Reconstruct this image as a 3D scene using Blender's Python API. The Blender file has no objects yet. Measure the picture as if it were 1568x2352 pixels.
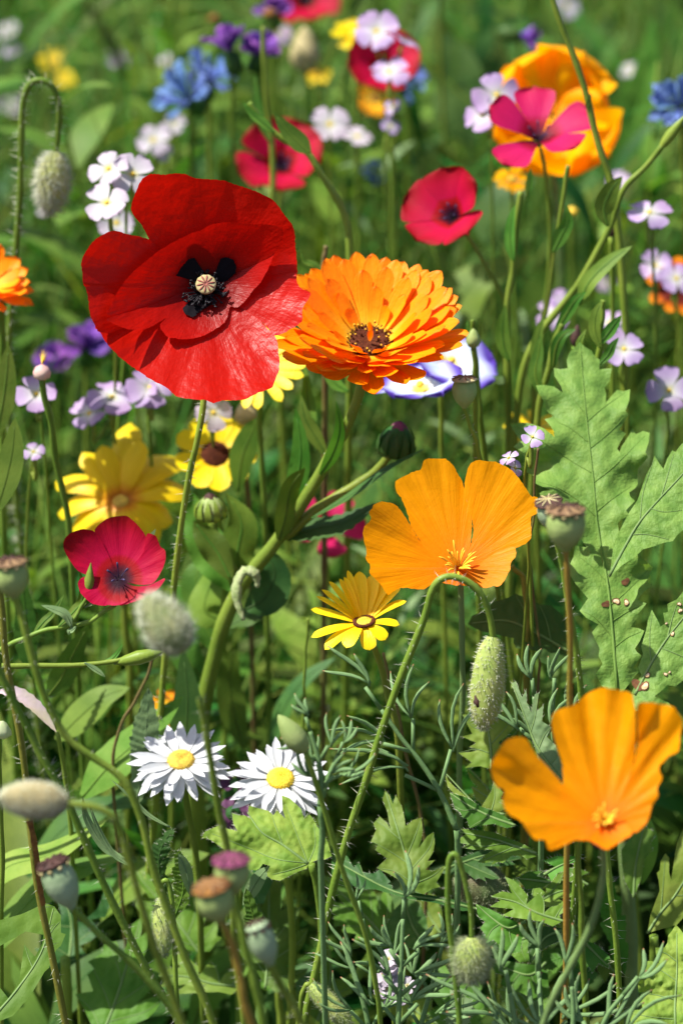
import bpy, math, random
import numpy as np
from mathutils import Vector, Matrix
from mathutils.geometry import delaunay_2d_cdt

random.seed(11)
rng = np.random.default_rng(7)
scene = bpy.context.scene
COL = scene.collection

# ------------------------------------------------------------------ camera
PITCH = math.radians(28.0)
CAM_H = 0.95
cam_data = bpy.data.cameras.new('camera')
cam_data.sensor_fit = 'VERTICAL'
cam_data.sensor_height = 36.0
cam_data.sensor_width = 24.0
cam_data.lens = 100.0
cam_data.clip_start = 0.05
cam_data.clip_end = 500.0
cam_data.dof.use_dof = True
cam_data.dof.focus_distance = 0.995
cam_data.dof.aperture_fstop = 8.0
cam = bpy.data.objects.new('camera', cam_data)
cam.location = (0, 0, CAM_H)
cam.rotation_euler = (math.pi / 2 - PITCH, 0, 0)
COL.objects.link(cam)
scene.camera = cam

# ------------------------------------------------------------------ daylight
SUN_TO = np.array([-0.5, 0.04, 0.86]); SUN_TO /= np.linalg.norm(SUN_TO)
SUN_EL = math.asin(SUN_TO[2]); SUN_AZ = math.atan2(SUN_TO[0], SUN_TO[1])
world = bpy.data.worlds.new('World')
scene.world = world
world.use_nodes = True
wn = world.node_tree
for n in list(wn.nodes):
    wn.nodes.remove(n)
sky_tex = wn.nodes.new('ShaderNodeTexSky')
sky_tex.sky_type = 'NISHITA'
sky_tex.sun_disc = False
sky_tex.sun_elevation = SUN_EL
sky_tex.sun_rotation = SUN_AZ
sky_tex.air_density = 1.0
sky_tex.dust_density = 2.0
wbg = wn.nodes.new('ShaderNodeBackground')
wbg.inputs['Strength'].default_value = 0.09
wout = wn.nodes.new('ShaderNodeOutputWorld')
wn.links.new(sky_tex.outputs[0], wbg.inputs[0])
wn.links.new(wbg.outputs[0], wout.inputs[0])
sun_data = bpy.data.lights.new('sun', 'SUN')
sun_data.energy = 5.0
sun_data.angle = math.radians(0.5)
sun_data.color = (1.0, 0.955, 0.88)
sun = bpy.data.objects.new('sun', sun_data)
sun.location = (-2, 1, 5)
sun.rotation_euler = Vector(SUN_TO).to_track_quat('Z', 'Y').to_euler()
COL.objects.link(sun)

scene.render.engine = 'CYCLES'
scene.view_settings.view_transform = 'Standard'
scene.view_settings.look = 'None'
scene.view_settings.exposure = 0.97
scene.view_settings.gamma = 1.0
scene.view_settings.use_curve_mapping = False
scene.cycles.use_denoising = True
scene.cycles.max_bounces = 8
scene.cycles.diffuse_bounces = 4
scene.cycles.glossy_bounces = 2
scene.cycles.transmission_bounces = 6
scene.cycles.transparent_max_bounces = 4
scene.cycles.sample_clamp_indirect = 6.0

# ------------------------------------------------------------------ picture <-> place
PXM = 0.36 / 2352.0                     # metres per picture unit one metre away
CAM = np.array([0.0, 0.0, CAM_H])
RV = np.array([1.0, 0.0, 0.0])
FV = np.array([0.0, math.cos(PITCH), -math.sin(PITCH)])
UV_ = np.array([0.0, math.sin(PITCH), math.cos(PITCH)])

def pos(x, y, d):
    x = np.asarray(x, float); y = np.asarray(y, float); d = np.asarray(d, float)
    d = np.broadcast_to(d, np.broadcast(x, y, d).shape)
    return CAM + d[..., None] * (FV + ((x - 784) * PXM)[..., None] * RV + ((1176 - y) * PXM)[..., None] * UV_)

def unit(v):
    v = np.asarray(v, float)
    return v / np.maximum(np.linalg.norm(v, axis=-1, keepdims=True), 1e-12)

def cdir(r, u, t):                      # right, up, towards the viewer
    return unit(r * RV + u * UV_ - t * FV)

def smooth(P, n, closed=False):
    P = np.asarray(P, float)
    m = len(P)
    if closed:
        Q = np.vstack([P[-1], P, P[0], P[1]]); segs = m
    else:
        Q = np.vstack([2 * P[0] - P[1], P, 2 * P[-1] - P[-2]]); segs = m - 1
    u = np.linspace(0, segs, n, endpoint=not closed)
    i = np.minimum(u.astype(int), segs - 1); f = (u - i)[:, None]
    p0, p1, p2, p3 = Q[i], Q[i + 1], Q[i + 2], Q[i + 3]
    return 0.5 * (2 * p1 + (p2 - p0) * f + (2 * p0 - 5 * p1 + 4 * p2 - p3) * f ** 2 + (3 * p1 - p0 - 3 * p2 + p3) * f ** 3)

def path(pts, d, k=0.53, n=40):         # a stalk that stays in an upright plane through its first point
    pts = [p if len(p) == 3 else (p[0], p[1], 0.0) for p in pts]
    y0 = pts[0][1]
    P = np.array([pos(x, y, d + k * (y - y0) * PXM * d + e) for x, y, e in pts])
    return smooth(P, n)

def to_ground(P, spread=0.25):          # carry a stalk on from its last point down into the soil
    t = unit(P[-1] - P[-3])
    h = P[-1][2]
    side = np.array([t[0] + random.gauss(0, .35), t[1] + random.uniform(-.1, .45), 0.0])
    a = P[-1]
    q = []
    for f in np.linspace(0.12, 1, 10):
        q.append(a + np.array([side[0] * h * spread * f, side[1] * h * spread * f, -h * f - 0.004 * f]))
    return np.vstack([P, q])

# ------------------------------------------------------------------ meshes
class MB:
    def __init__(self):
        self.V = []; self.Q = []; self.T = []; self.U = []; self.n = 0
    def add(self, v, q=None, t=None, uv=None):
        v = np.asarray(v, float).reshape(-1, 3)
        if uv is None:
            uv = np.zeros((len(v), 2))
        self.V.append(v); self.U.append(np.asarray(uv, float).reshape(-1, 2))
        if q is not None and len(q): self.Q.append(np.asarray(q, int).reshape(-1, 4) + self.n)
        if t is not None and len(t): self.T.append(np.asarray(t, int).reshape(-1, 3) + self.n)
        self.n += len(v)
    def mesh(self, name, mat, smooth_=True, recenter=True):
        V = np.vstack(self.V); U = np.vstack(self.U)
        c = V.mean(0) if recenter else np.zeros(3)
        Q = np.vstack(self.Q) if self.Q else np.zeros((0, 4), int)
        T = np.vstack(self.T) if self.T else np.zeros((0, 3), int)
        me = bpy.data.meshes.new(name)
        me.vertices.add(len(V)); me.vertices.foreach_set('co', (V - c).astype(np.float32).ravel())
        li = np.concatenate([Q.ravel(), T.ravel()]).astype(np.int32)
        me.loops.add(len(li)); me.loops.foreach_set('vertex_index', li)
        st = np.concatenate([np.arange(len(Q)) * 4, len(Q) * 4 + np.arange(len(T)) * 3]).astype(np.int32)
        me.polygons.add(len(st)); me.polygons.foreach_set('loop_start', st)
        me.polygons.foreach_set('use_smooth', np.full(len(st), smooth_, bool))
        uvl = me.uv_layers.new(name='UVMap')
        uvl.data.foreach_set('uv', U[li].astype(np.float32).ravel())
        me.update(calc_edges=True)
        me.materials.append(mat)
        return me, c

WORLD = {}

def tag(o, label=None, cat=None, group=None, kind=None):
    if label: o['label'] = label
    if cat: o['category'] = cat
    if group: o['group'] = group
    if kind: o['kind'] = kind
    return o

def plant(name, label, cat, base, group=None):
    o = bpy.data.objects.new(name, None)
    o.empty_display_size = 0.01
    b = np.array([base[0], base[1], 0.0])
    o.location = b; WORLD[o.name] = b
    COL.objects.link(o)
    return tag(o, label, cat, group)

def part(name, mb, mat, parent=None, kind=None, label=None, smooth_=True):
    me, c = mb.mesh(name, mat, smooth_)
    o = bpy.data.objects.new(name, me)
    pw = WORLD[parent.name] if parent else np.zeros(3)
    o.location = c - pw; WORLD[o.name] = c
    COL.objects.link(o)
    o.parent = parent
    return tag(o, label, None, None, kind)

def inst(name, me, parent, M):          # an object that shares its mesh; M is its matrix in the place
    o = bpy.data.objects.new(name, me)
    COL.objects.link(o)
    o.parent = parent
    L = Matrix.Translation(-Vector(WORLD[parent.name])) @ M
    o.matrix_basis = L
    WORLD[o.name] = np.array(M.translation)
    return o

def frames(P, ref=None):
    T = unit(np.gradient(P, axis=0))
    n = np.cross(T[0], ref if ref is not None else (0.31, 0.2, 0.93))
    if np.linalg.norm(n) < 1e-6: n = np.cross(T[0], (1, 0, 0))
    n = unit(n); N = [n]
    for i in range(1, len(P)):
        n = n - T[i] * np.dot(n, T[i]); n = unit(n); N.append(n)
    N = np.array(N)
    return T, N, np.cross(T, N)

def tube(mb, P, r, sides=7, uvs=(0, 1), flat=1.0, ref=None):
    P = np.asarray(P, float); n = len(P)
    r = np.broadcast_to(np.asarray(r, float), (n,))
    T, N, B = frames(P, ref)
    a = np.linspace(0, 2 * math.pi, sides, endpoint=False)
    ring = np.cos(a)[None, :, None] * N[:, None] + flat * np.sin(a)[None, :, None] * B[:, None]
    V = (P[:, None] + r[:, None, None] * ring).reshape(-1, 3)
    i = np.arange(n - 1)[:, None] * sides; j = np.arange(sides)[None]; k = (j + 1) % sides
    q = np.stack([i + j, i + k, i + sides + k, i + sides + j], -1).reshape(-1, 4)
    uv = np.stack(np.broadcast_arrays((a / (2 * math.pi))[None, :], np.linspace(uvs[0], uvs[1], n)[:, None]), -1).reshape(-1, 2)
    m = len(V)
    V = np.vstack([V, P[0], P[-1]]); uv = np.vstack([uv, [0, uvs[0]], [0, uvs[1]]])
    j = np.arange(sides); k = (j + 1) % sides
    t0 = np.stack([np.full(sides, m), k, j], -1)
    t1 = np.stack([np.full(sides, m + 1), (n - 1) * sides + j, (n - 1) * sides + k], -1)
    mb.add(V, q, np.vstack([t0, t1]), uv)

def spikes(mb, C, D, L, r, bend=None, v0=0.0):
    C = np.asarray(C, float); D = unit(D); n = len(C)
    L = np.broadcast_to(np.asarray(L, float), (n,))
    e1 = unit(np.cross(D, np.array([0.37, 0.61, 0.7]))); e2 = np.cross(D, e1)
    V = np.zeros((n, 4, 3))
    for i in range(3):
        a = 2 * math.pi * i / 3
        V[:, i] = C + r * (math.cos(a) * e1 + math.sin(a) * e2)
    V[:, 3] = C + D * L[:, None] + (bend if bend is not None else 0)
    b = np.arange(n)[:, None] * 4
    t = np.concatenate([b + [0, 1, 3], b + [1, 2, 3], b + [2, 0, 3]], 0)
    uv = np.zeros((n, 4, 2)); uv[:, 3, 1] = 1; uv[:, :, 0] = rng.random(n)[:, None]
    mb.add(V.reshape(-1, 3), None, t, uv.reshape(-1, 2))

def stalk_hairs(mb, P, r, spacing=0.0011, L=(0.0016, 0.0034), rad=0.00007, tilt=0.0):
    seg = np.linalg.norm(np.diff(P, axis=0), axis=1); cum = np.concatenate([[0], np.cumsum(seg)])
    n = max(4, int(cum[-1] / spacing))
    s = rng.random(n) * cum[-1]
    T, N, B = frames(P)
    def at(A): return np.stack([np.interp(s, cum, A[:, k]) for k in range(3)], -1)
    p, t, nn, bb = at(P), unit(at(T)), unit(at(N)), unit(at(B))
    a = rng.random(n) * 2 * math.pi
    o = np.cos(a)[:, None] * nn + np.sin(a)[:, None] * bb
    d = o + t * (tilt + rng.normal(0, .25, n))[:, None] + rng.normal(0, .12, (n, 3))
    rr = np.interp(s, cum, np.broadcast_to(r, (len(P),)))
    spikes(mb, p + o * rr[:, None] * .9, d, rng.uniform(L[0], L[1], n), rad)

def ball(mb, c, r, u=8, v=6, sq=(1, 1, 1), axis=None):
    prof = [(math.sin(math.pi * i / v), -math.cos(math.pi * i / v)) for i in range(v + 1)]
    lathe(mb, c, axis if axis is not None else (0, 0, 1), [(p[1] * r, max(p[0], .001) * r) for p in prof], u)

def axis_frame(axis, xref=None):
    z = unit(axis)
    x = np.asarray(RV if xref is None else xref, float); x = x - z * np.dot(x, z)
    if np.linalg.norm(x) < 1e-3: x = UV_ - z * np.dot(UV_, z)
    x = unit(x)
    return x, np.cross(z, x), z

def lathe(mb, c, axis, prof, seg=20, rf=None, bend=None):
    x, y, z = axis_frame(axis)
    a = np.linspace(0, 2 * math.pi, seg, endpoint=False)
    prof = np.array(prof, float); n = len(prof)
    R = prof[:, 1][:, None] * (rf(a, np.linspace(0, 1, n)[:, None]) if rf else np.ones((n, seg)))
    cc = np.asarray(c) + prof[:, 0][:, None] * z
    if bend is not None: cc = cc + bend(np.linspace(0, 1, n))
    V = cc[:, None] + R[..., None] * (np.cos(a)[None, :, None] * x + np.sin(a)[None, :, None] * y)
    i = np.arange(n - 1)[:, None] * seg; j = np.arange(seg)[None]; k = (j + 1) % seg
    q = np.stack([i + j, i + k, i + seg + k, i + seg + j], -1).reshape(-1, 4)
    uv = np.stack(np.broadcast_arrays((a / (2 * math.pi))[None], np.linspace(0, 1, n)[:, None]), -1).reshape(-1, 2)
    mb.add(V.reshape(-1, 3), q, None, uv)

def grid_faces(nr, nc, off=0):
    i = np.arange(nr - 1)[:, None] * nc; j = np.arange(nc - 1)[None]
    return np.stack([i + j, i + j + 1, i + nc + j + 1, i + nc + j], -1).reshape(-1, 4) + off

def blade(mb, P, W, nrm, ns=5, cup=0.0, chev=0.0, wav=0.0, wn_=9, fold=0.0, u0=None, ripple=0.0):
    """leaf surface along the midrib P: W half widths, nrm the way its upper face looks"""
    P = np.asarray(P, float); n = len(P); W = np.broadcast_to(np.asarray(W, float), (n,))
    T = unit(np.gradient(P, axis=0))
    S = unit(np.cross(T, np.broadcast_to(nrm, T.shape))); N = np.cross(S, T)
    s = np.linspace(-1, 1, ns)
    t = np.linspace(0, 1, n)
    sa = np.abs(s)[None, :, None]
    ph = random.random() * 6
    w = W[:, None, None]
    V = (P[:, None] + s[None, :, None] * w * S[:, None] + chev * sa * w * T[:, None]
         + (cup * sa ** 2 + fold * sa) * w * N[:, None]
         + wav * sa ** 2 * np.sin(t[:, None] * wn_ * 6.28 + ph + s[None, :] * 1.3)[..., None] * np.max(W) * N[:, None])
    if ripple:
        V = V + ripple * (np.sin(t[:, None] * 71 + 9 * np.abs(s)[None]) * np.sin(s[None] * 9 + t[:, None] * 23))[..., None] * N[:, None]
    if u0 is None:
        uv = np.stack(np.broadcast_arrays(s[None, :] * .5 + .5, t[:, None]), -1)
    else:
        uv = np.stack(np.broadcast_arrays(np.full((1, ns), u0), t[:, None]), -1)
    mb.add(V.reshape(-1, 3), grid_faces(n, ns), None, uv.reshape(-1, 2))

def lance(n, w, peak=0.4, base=0.15):
    t = np.linspace(0, 1, n)
    a = np.where(t < peak, base + (1 - base) * np.sin(np.clip(t / peak, 0, 1) * math.pi / 2), np.cos(np.clip((t - peak) / (1 - peak), 0, 1) * math.pi / 2) ** 0.8)
    a[-1] = 0.02
    return a * w

def toothed(n, w, lobes=5, depth=0.5, fine=0.12, peak=0.45, base=0.25):
    t = np.linspace(0, 1, n)
    env = lance(n, 1.0, peak, base)
    ph = (t * lobes) % 1.0
    saw = np.where(ph < .7, 1 - depth * (1 - (ph / .7) ** .8), 1 - depth * ((ph - .7) / .3) ** 1.5)
    ph2 = (t * lobes * 3.1 + .2) % 1.0
    return w * env * saw * (1 - fine + fine * ph2)

def inside(poly, pts):
    x, y = pts[:, 0], pts[:, 1]; c = np.zeros(len(pts), bool)
    n = len(poly); j = n - 1
    for i in range(n):
        xi, yi = poly[i]; xj, yj = poly[j]
        if yi != yj:
            c ^= ((yi > y) != (yj > y)) & (x < (xj - xi) * (y - yi) / (yj - yi) + xi)
        j = i
    return c

def sheet(mb, outline, dfn, step=7.0, round_=True, uvfn=None, wob=0.0, per=10):
    """a traced petal or leaf: outline in picture units, dfn gives its own distance at every point"""
    O = np.array(outline, float)
    if round_:
        O = smooth(O, len(O) * per, closed=True)
    L = np.linalg.norm(np.roll(O, -1, 0) - O, axis=1); 
    pts = []
    for i in range(len(O)):
        k = max(1, int(round(L[i] / step)))
        for f in range(k):
            pts.append(O[i] + (O[(i + 1) % len(O)] - O[i]) * f / k)
    O = np.array(pts)
    if round_:                                                     # even the spacing out
        keep = [0]
        for i in range(1, len(O)):
            if np.linalg.norm(O[i] - O[keep[-1]]) > step * .7: keep.append(i)
        if np.linalg.norm(O[keep[-1]] - O[0]) < step * .5: keep.pop()
        O = O[keep]
    if wob:
        O = O + rng.normal(0, wob, O.shape)
    mn, mx = O.min(0), O.max(0)
    gx, gy = np.meshgrid(np.arange(mn[0], mx[0], step), np.arange(mn[1], mx[1], step * .87))
    gx = gx + (np.arange(gx.shape[0]) % 2)[:, None] * step * .5
    G = np.stack([gx.ravel(), gy.ravel()], -1)
    G = G[inside(O, G)]
    if len(G):
        dmin = np.full(len(G), 1e9)
        for o in O: dmin = np.minimum(dmin, (G[:, 0] - o[0]) ** 2 + (G[:, 1] - o[1]) ** 2)
        G = G[dmin > (step * .6) ** 2]
    A = np.vstack([O, G]) if len(G) else O
    m = len(O)
    res = delaunay_2d_cdt([Vector((float(a), float(b))) for a, b in A], [(i, (i + 1) % m) for i in range(m)], [], 1, 1e-4)
    XY = np.array([(v.x, v.y) for v in res[0]])
    F = np.array([f for f in res[2] if len(f) == 3], int)
    V = pos(XY[:, 0], XY[:, 1], dfn(XY[:, 0], XY[:, 1]))
    uv = uvfn(XY[:, 0], XY[:, 1]) if uvfn else XY / 300.0
    mb.add(V, None, F[:, ::-1], uv)

def crop(x0, y0, k, pts):
    return [((x0 + a / k) / 1.224490, (y0 + b / k) / 1.224490) for a, b in pts]

# ------------------------------------------------------------------ materials
def _nodes(name):
    m = bpy.data.materials.new(name); m.use_nodes = True
    nt = m.node_tree
    for n in list(nt.nodes): nt.nodes.remove(n)
    return m, nt, nt.nodes, nt.links

def material(name, c1, c2=None, tcol=None, tfac=0.3, rough=0.5, spec=0.3, nscale=90.0, bump=0.25, bscale=700.0, ramp=None,
             streak=0.0, sfreq=(140, 3), back=None, rnd=0.0, per_blade=0.0, sheen=0.0, vjit=0.0, bdist=0.0006, patch=None, sbump=1.0, coord='Object'):
    m, nt, N, L = _nodes(name)
    out = N.new('ShaderNodeOutputMaterial')
    pb = N.new('ShaderNodeBsdfPrincipled')
    pb.inputs['Roughness'].default_value = rough
    pb.inputs['Specular IOR Level'].default_value = spec
    tc = N.new('ShaderNodeTexCoord')
    sep = N.new('ShaderNodeSeparateXYZ'); L.new(tc.outputs['UV'], sep.inputs[0])
    noise = N.new('ShaderNodeTexNoise'); noise.inputs['Scale'].default_value = nscale; noise.inputs['Detail'].default_value = 4
    L.new(tc.outputs[coord], noise.inputs['Vector'])
    smap = N.new('ShaderNodeMapping'); smap.inputs['Scale'].default_value = (sfreq[0], sfreq[1], 1)
    L.new(tc.outputs['UV'], smap.inputs['Vector'])
    sn = N.new('ShaderNodeTexNoise'); sn.inputs['Scale'].default_value = 1.0; sn.inputs['Detail'].default_value = 3
    L.new(smap.outputs[0], sn.inputs['Vector'])
    def math_(op, a, b):
        n = N.new('ShaderNodeMath'); n.operation = op
        for i, s in enumerate((a, b)):
            if isinstance(s, (int, float)): n.inputs[i].default_value = s
            else: L.new(s, n.inputs[i])
        return n.outputs[0]
    def mix(f, a, b, blend='MIX'):
        n = N.new('ShaderNodeMix'); n.data_type = 'RGBA'; n.blend_type = blend
        for s, i in ((f, 0), (a, 6), (b, 7)):
            if isinstance(s, (int, float)): n.inputs[i].default_value = s
            elif isinstance(s, tuple): n.inputs[i].default_value = (*s[:3], 1)
            else: L.new(s, n.inputs[i])
        return n.outputs[2]
    if ramp:
        fac = sep.outputs[1]
        if vjit:
            fac = math_('ADD', fac, math_('MULTIPLY', math_('SUBTRACT', sn.outputs['Fac'], 0.5), vjit))
        cr = N.new('ShaderNodeValToRGB')
        e = cr.color_ramp.elements
        while len(e) > 1: e.remove(e[-1])
        e[0].position = ramp[0][0]; e[0].color = (*ramp[0][1], 1)
        for p, c in ramp[1:]:
            x = e.new(p); x.color = (*c, 1)
        L.new(fac, cr.inputs[0]); col = cr.outputs[0]
    else:
        mr = N.new('ShaderNodeMapRange'); mr.inputs[1].default_value = .35; mr.inputs[2].default_value = .65
        L.new(noise.outputs['Fac'], mr.inputs[0])
        col = mix(mr.outputs[0], c1, c2 or c1)
    if streak:
        sv = N.new('ShaderNodeMapRange'); sv.inputs[1].default_value = .3; sv.inputs[2].default_value = .7
        sv.inputs[3].default_value = 1 - streak; sv.inputs[4].default_value = 1 + streak * .4
        L.new(sn.outputs['Fac'], sv.inputs[0])
        cb = N.new('ShaderNodeCombineColor')
        for i in range(3): L.new(sv.outputs[0], cb.inputs[i])
        col = mix(1.0, col, cb.outputs[0], 'MULTIPLY')
    if patch:                                                       # blemishes: (colour, scale, threshold)
        pn = N.new('ShaderNodeTexNoise'); pn.inputs['Scale'].default_value = patch[1]; pn.inputs['Detail'].default_value = 2
        L.new(tc.outputs[coord], pn.inputs['Vector'])
        pr = N.new('ShaderNodeMapRange'); pr.inputs[1].default_value = patch[2]; pr.inputs[2].default_value = patch[2] + .06
        L.new(pn.outputs['Fac'], pr.inputs[0])
        col = mix(pr.outputs[0], col, patch[0])
    if rnd or per_blade:
        hs = N.new('ShaderNodeHueSaturation')
        if per_blade:
            wnz = N.new('ShaderNodeTexWhiteNoise'); wnz.noise_dimensions = '1D'
            L.new(math_('MULTIPLY', sep.outputs[0], 977.0), wnz.inputs['W'])
            r1 = wnz.outputs['Value']; amt = per_blade
        else:
            oi = N.new('ShaderNodeObjectInfo'); r1 = oi.outputs['Random']; amt = rnd
        L.new(math_('ADD', 0.5, math_('MULTIPLY', math_('SUBTRACT', r1, 0.5), amt * .12)), hs.inputs['Hue'])
        L.new(math_('ADD', 1.0, math_('MULTIPLY', math_('SUBTRACT', math_('FRACT', math_('MULTIPLY', r1, 7.31), 0.0), 0.5), amt * 1.2)), hs.inputs['Value'])
        L.new(col, hs.inputs['Color']); col = hs.outputs[0]
    if back:
        geo = N.new('ShaderNodeNewGeometry')
        col = mix(geo.outputs['Backfacing'], col, mix(1.0, col, back, 'MULTIPLY'))
    L.new(col, pb.inputs['Base Color'])
    if sheen:
        pb.inputs['Sheen Weight'].default_value = sheen
        pb.inputs['Sheen Roughness'].default_value = .4
    nrm = None
    if bump:
        bn = N.new('ShaderNodeTexNoise'); bn.inputs['Scale'].default_value = bscale; bn.inputs['Detail'].default_value = 3
        L.new(tc.outputs[coord], bn.inputs['Vector'])
        h = bn.outputs['Fac']
        if streak: h = math_('ADD', math_('MULTIPLY', h, 1.0 if sbump < .5 else .5), math_('MULTIPLY', sn.outputs['Fac'], sbump))
        b = N.new('ShaderNodeBump'); b.inputs['Strength'].default_value = bump; b.inputs['Distance'].default_value = bdist
        L.new(h, b.inputs['Height']); nrm = b.outputs[0]
        L.new(nrm, pb.inputs['Normal'])
    if tfac:
        tr = N.new('ShaderNodeBsdfTranslucent')
        L.new(mix(1.0, col, tcol or (1, 1, 1), 'MULTIPLY'), tr.inputs['Color'])
        if nrm: L.new(nrm, tr.inputs['Normal'])
        mx = N.new('ShaderNodeMixShader'); mx.inputs[0].default_value = tfac
        L.new(pb.outputs[0], mx.inputs[1]); L.new(tr.outputs[0], mx.inputs[2])
        L.new(mx.outputs[0], out.inputs[0])
    else:
        L.new(pb.outputs[0], out.inputs[0])
    return m

TG = (1.3, 1.3, .6)                                               # light that has passed a leaf is yellower
G_STEM = material('stem green', (0.127, 0.208, 0.024), (0.195, 0.275, 0.038), tfac=.12, tcol=TG, rough=.42, spec=.18, nscale=60, rnd=.3)
G_STEMB = material('stem olive', (.16, .17, .025), (.2, .19, .035), tfac=.1, tcol=TG, rough=.5, spec=.18, nscale=80)
G_STEMR = material('stem reddish brown', (.12, .07, .03), (.16, .15, .04), tfac=.05, rough=.55, nscale=70)
G_STEMO = material('stem olive orange', (.22, .2, .03), (.34, .17, .03), tfac=.1, rough=.5, nscale=18)
G_STEMG = material('stem grey green', (0.127, 0.208, 0.065), (0.166, 0.256, 0.081), tfac=.12, tcol=TG, rough=.5, spec=.18)
G_LEAF = material('leaf green', (.065, .158, .016), (.115, .225, .028), tfac=.38, tcol=TG, rough=.55, spec=.2, nscale=70, rnd=.5)
G_LEAFD = material('leaf deep green', (0.032, 0.099, 0.021), (0.060, 0.140, 0.027), tfac=.3, tcol=TG, rough=.55, spec=.22, nscale=50, rnd=.4)
G_LEAFY = material('leaf yellow green', (0.127, 0.237, 0.027), (0.205, 0.303, 0.049), tfac=.38, tcol=TG, rough=.55, spec=.22, nscale=80, bump=.3, rnd=.4)
G_BIG = material('poppy leaf', (.118, .235, .04), (.2, .335, .065), tfac=.34, tcol=TG, rough=.55, spec=.22, nscale=9, bump=.35, bscale=38, bdist=.0014, coord='UV')
G_SAV = material('savoy leaf', (.13, .24, .03), (.24, .34, .055), tfac=.32, tcol=TG, rough=.6, spec=.15, nscale=140, bump=.4, bscale=500, bdist=.001)
G_BLUE = material('glaucous leaf', (.12, .22, .13), tfac=.2, tcol=TG, rough=.6, spec=.2, nscale=60, ramp=[(0, (.13, .24, .08)), (.9, (.17, .29, .115)), (.97, (.18, .28, .11)), (1, (.34, .12, .07))])
G_BLUEL = material('glaucous fold leaf', (0.122, 0.204, 0.080), (0.171, 0.255, 0.104), tfac=.25, tcol=TG, rough=.6)
G_GRASS = material('grass blade', (.066, .15, .02), (.115, .21, .034), tfac=.38, tcol=TG, rough=.55, spec=.2, nscale=20, bump=0, per_blade=1.2)
G_UNDER = material('undergrowth leaf', (.045, .115, .016), (.08, .17, .025), tfac=.38, tcol=TG, rough=.55, spec=.2, nscale=40, bump=0, per_blade=1.2)
STRAW = material('straw', (.3, .22, .11), (.42, .33, .19), tfac=.15, rough=.7, bump=0, per_blade=.6)
HAIR = material('pale hair', (.66, .68, .5), (.72, .74, .58), tfac=.35, rough=.35, bump=0)
HAIRG = material('green bristle', (.42, .5, .25), (.55, .6, .36), tfac=.35, rough=.4, bump=0)
RED = material('poppy petal red', None, ramp=[(0, (.02, .0, .0)), (.07, (.12, .001, .001)), (.2, (.25, .003, .002)), (.42, (.42, .006, .003)), (.62, (.5, .007, .0025)), (1, (.52, .008, .0025))], tcol=(1.25, .7, .4), tfac=.45, rough=.36, spec=.17, streak=.07, sfreq=(200, 5.0), bump=.75, bscale=230, sbump=.22, vjit=.02, bdist=.0007)  # dark towards the base: petal pigment plus painted-in shade of the bowl
BLACK = material('black pigment', (.004, .003, .005), tfac=0, rough=.75, spec=.1)
BLACKG = material('black anther', (.006, .005, .007), (.012, .01, .013), tfac=0, rough=.5, spec=.25, bscale=2500)
ORANGE = material('golden orange petal', None, ramp=[(0, (.88, .16, .0)), (.2, (.96, .26, .0)), (.6, (.97, .34, .0)), (1, (.97, .37, .0))], tcol=(1.2, 1.0, .3), tfac=.5, rough=.45, spec=.14, streak=.11, sfreq=(220, 3), bump=.4, vjit=.2)
GOLD = material('pale golden petal', None, ramp=[(0, (.93, .3, .0)), (.4, (.96, .42, .0)), (1, (.97, .5, .0))], tcol=(1.2, 1.0, .3), tfac=.5, rough=.5, spec=.08, streak=.1, sfreq=(14, 2), bump=.3)
CALEN = material('marigold petal', None, ramp=[(0, (.95, .66, .06)), (.3, (.95, .52, .012)), (.55, (.95, .36, .002)), (.9, (.94, .31, .0)), (1, (.92, .26, .0))], back=(1, .5, .4), tcol=(1.1, .9, .6), tfac=.38, rough=.45, spec=.25, streak=.16, sfreq=(9, 1.5), bump=.5, vjit=.1, rnd=.12)
FLAX = material('flax petal crimson', None, ramp=[(0, (.012, .0, .01)), (.12, (.03, .0, .012)), (.2, (.13, .001, .01)), (.27, (.34, .002, .006)), (.34, (.4, .002, .01)), (.4, (.5, .001, .05)), (.7, (.47, .001, .032)), (.9, (.33, .001, .008)), (1, (.2, .001, .004))], tcol=(1.2, .6, .8), tfac=.4, rough=.55, spec=.2, streak=.1, sfreq=(170, 2.5), bump=.3, vjit=.12)
FLAXP = material('flax petal rose', None, ramp=[(0, (.04, .0, .015)), (.15, (.13, .001, .015)), (.3, (.34, .002, .025)), (.45, (.55, .009, .11)), (.85, (.55, .008, .09)), (1, (.4, .002, .03))], tcol=(1.1, .7, .9), tfac=.4, rough=.55, spec=.2, streak=.1, sfreq=(24, 2.5), bump=.3)
WHITE = material('white petal', None, ramp=[(0, (0.518, 0.535, 0.459)), (.2, (0.585, 0.602, 0.611)), (1, (0.602, 0.619, 0.643))], tfac=.3, rough=.5, spec=.3, streak=.08, sfreq=(14, 2), bump=.3)
YELLOW = material('yellow petal', None, ramp=[(0, (.9, .5, .0)), (.25, (.93, .66, .003)), (1, (.94, .73, .008))], tfac=.36, tcol=(1.1, 1, .6), rough=.42, spec=.3, streak=.1, sfreq=(8, 1.5), bump=.4, rnd=.06)
YELLOWD = material('yellow petal red base', None, ramp=[(0, (.45, .08, .0)), (.12, (.8, .35, .0)), (.25, (.88, .6, .004)), (1, (.88, .67, .012))], tfac=.36, tcol=(1.1, 1, .6), rough=.45, streak=.1, sfreq=(8, 1.5), bump=.4)
LILAC = material('lilac petal', None, ramp=[(0, (0.508, 0.508, 0.195)), (.1, (0.547, 0.547, 0.391)), (.22, (0.547, 0.516, 0.563)), (.55, (0.438, 0.328, 0.516)), (1, (0.360, 0.235, 0.454))], tfac=.35, rough=.55, rnd=.25, bump=.2)
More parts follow.
